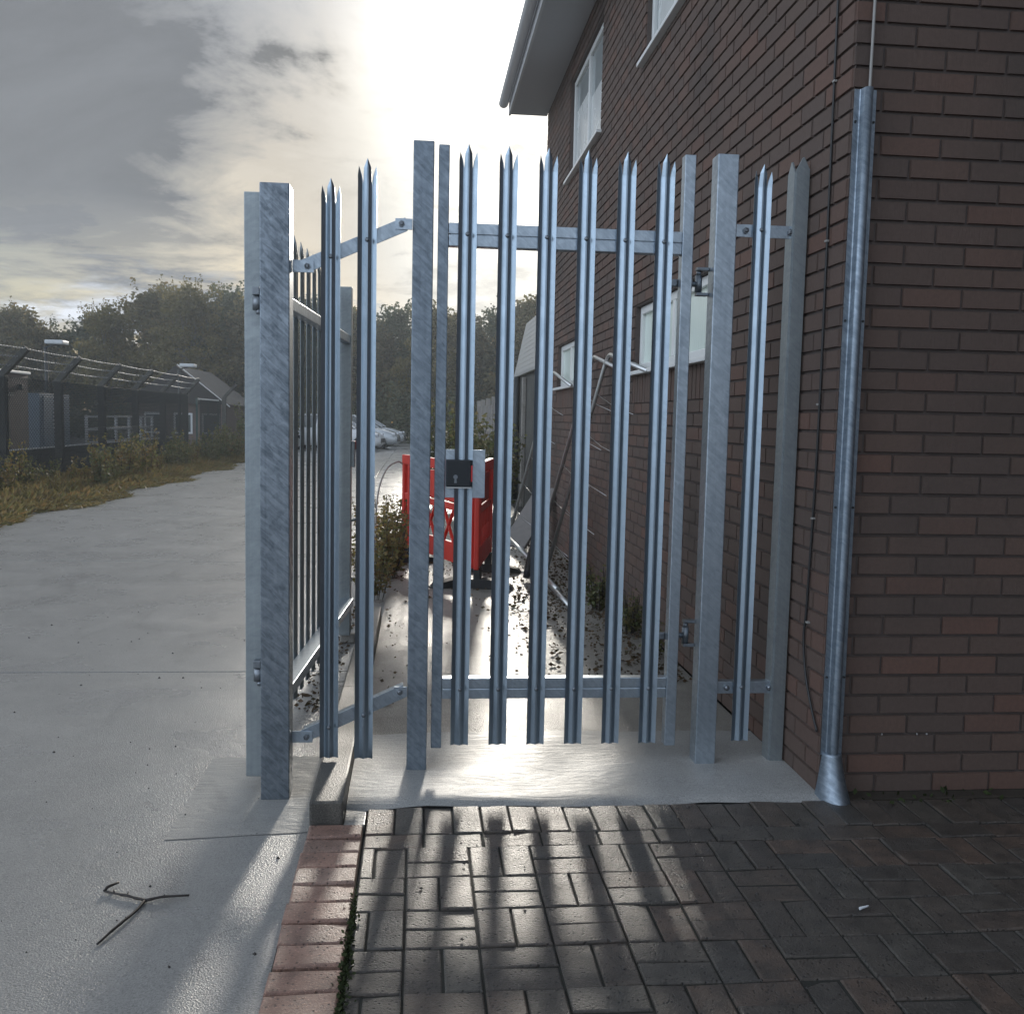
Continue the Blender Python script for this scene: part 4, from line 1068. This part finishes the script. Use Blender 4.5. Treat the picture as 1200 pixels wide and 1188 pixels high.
ss = nt.nodes.new('ShaderNodeVectorMath'); ss.operation = 'SCALE'; nt.links.new(sky.outputs[0], ss.inputs[0]); ss.inputs['Scale'].default_value = .05
cover = ramp(nt, math_(nt, 'ADD', n1, math_(nt, 'MULTIPLY', n2, .35)), [(.52, .15), (.70, 1)])
cover = math_(nt, 'MAXIMUM', cover, ramp(nt, sun, [(.95, 0), (.992, 1)]))
cover = math_(nt, 'MAXIMUM', cover, math_(nt, 'MULTIPLY', dmask, ramp(nt, sep.outputs[2], [(.10, .55), (.20, 1)])))
fin = mix(nt, ss.outputs[0], cc.outputs[0], cover)
nt.links.new(fin, bgn.inputs[0]); bgn.inputs[1].default_value = 1.0
sl_ = bpy.data.lights.new('sun', 'SUN'); sl_.energy = 2.5; sl_.angle = R(3.5); sl_.color = (1, .93, .82)
so = bpy.data.objects.new('sun', sl_); COL.objects.link(so); so.rotation_euler = SD.to_track_quat('Z', 'Y').to_euler(); so.location = (2, 20, 12)

hz = MB().box((-60, -16.5, -1.6), (40, 90, 14)); hm = bpy.data.materials.new('haze'); hm.use_nodes = True; hn = hm.node_tree; hn.nodes.clear()
ho = hn.nodes.new('ShaderNodeOutputMaterial'); hp = hn.nodes.new('ShaderNodeVolumePrincipled'); hn.links.new(hp.outputs[0], ho.inputs['Volume'])
hp.inputs['Color'].default_value = (.80, .88, .95, 1); hp.inputs['Density'].default_value = .0016; hp.inputs['Anisotropy'].default_value = .4
hazeo = hz.build('haze', hm); tag(hazeo, kind='stuff')
# ------------------------------------------------------------------ camera
cam = bpy.data.cameras.new('camera'); cam.sensor_fit = 'HORIZONTAL'; cam.sensor_width = 36; cam.lens = 36*1130/1200; cam.clip_end = 2000; cam.clip_start = .05
co = bpy.data.objects.new('camera', cam); COL.objects.link(co); S.camera = co
ey = Vector((491-600, 594-489, -1130)).normalized()
up = -Vector((339-600, 594-12700, -1130)).normalized(); ez = (up-ey*up.dot(ey)).normalized(); ex = ey.cross(ez)
co.matrix_world = Matrix(((ex.x, ex.y, ex.z, 0), (ey.x, ey.y, ey.z, 0), (ez.x, ez.y, ez.z, 1.374), (0, 0, 0, 1)))
S.view_settings.view_transform = 'Standard'; S.view_settings.look = 'None'; S.view_settings.exposure = .32; S.view_settings.gamma = 1
S.render.resolution_x = 1024; S.render.resolution_y = 1013
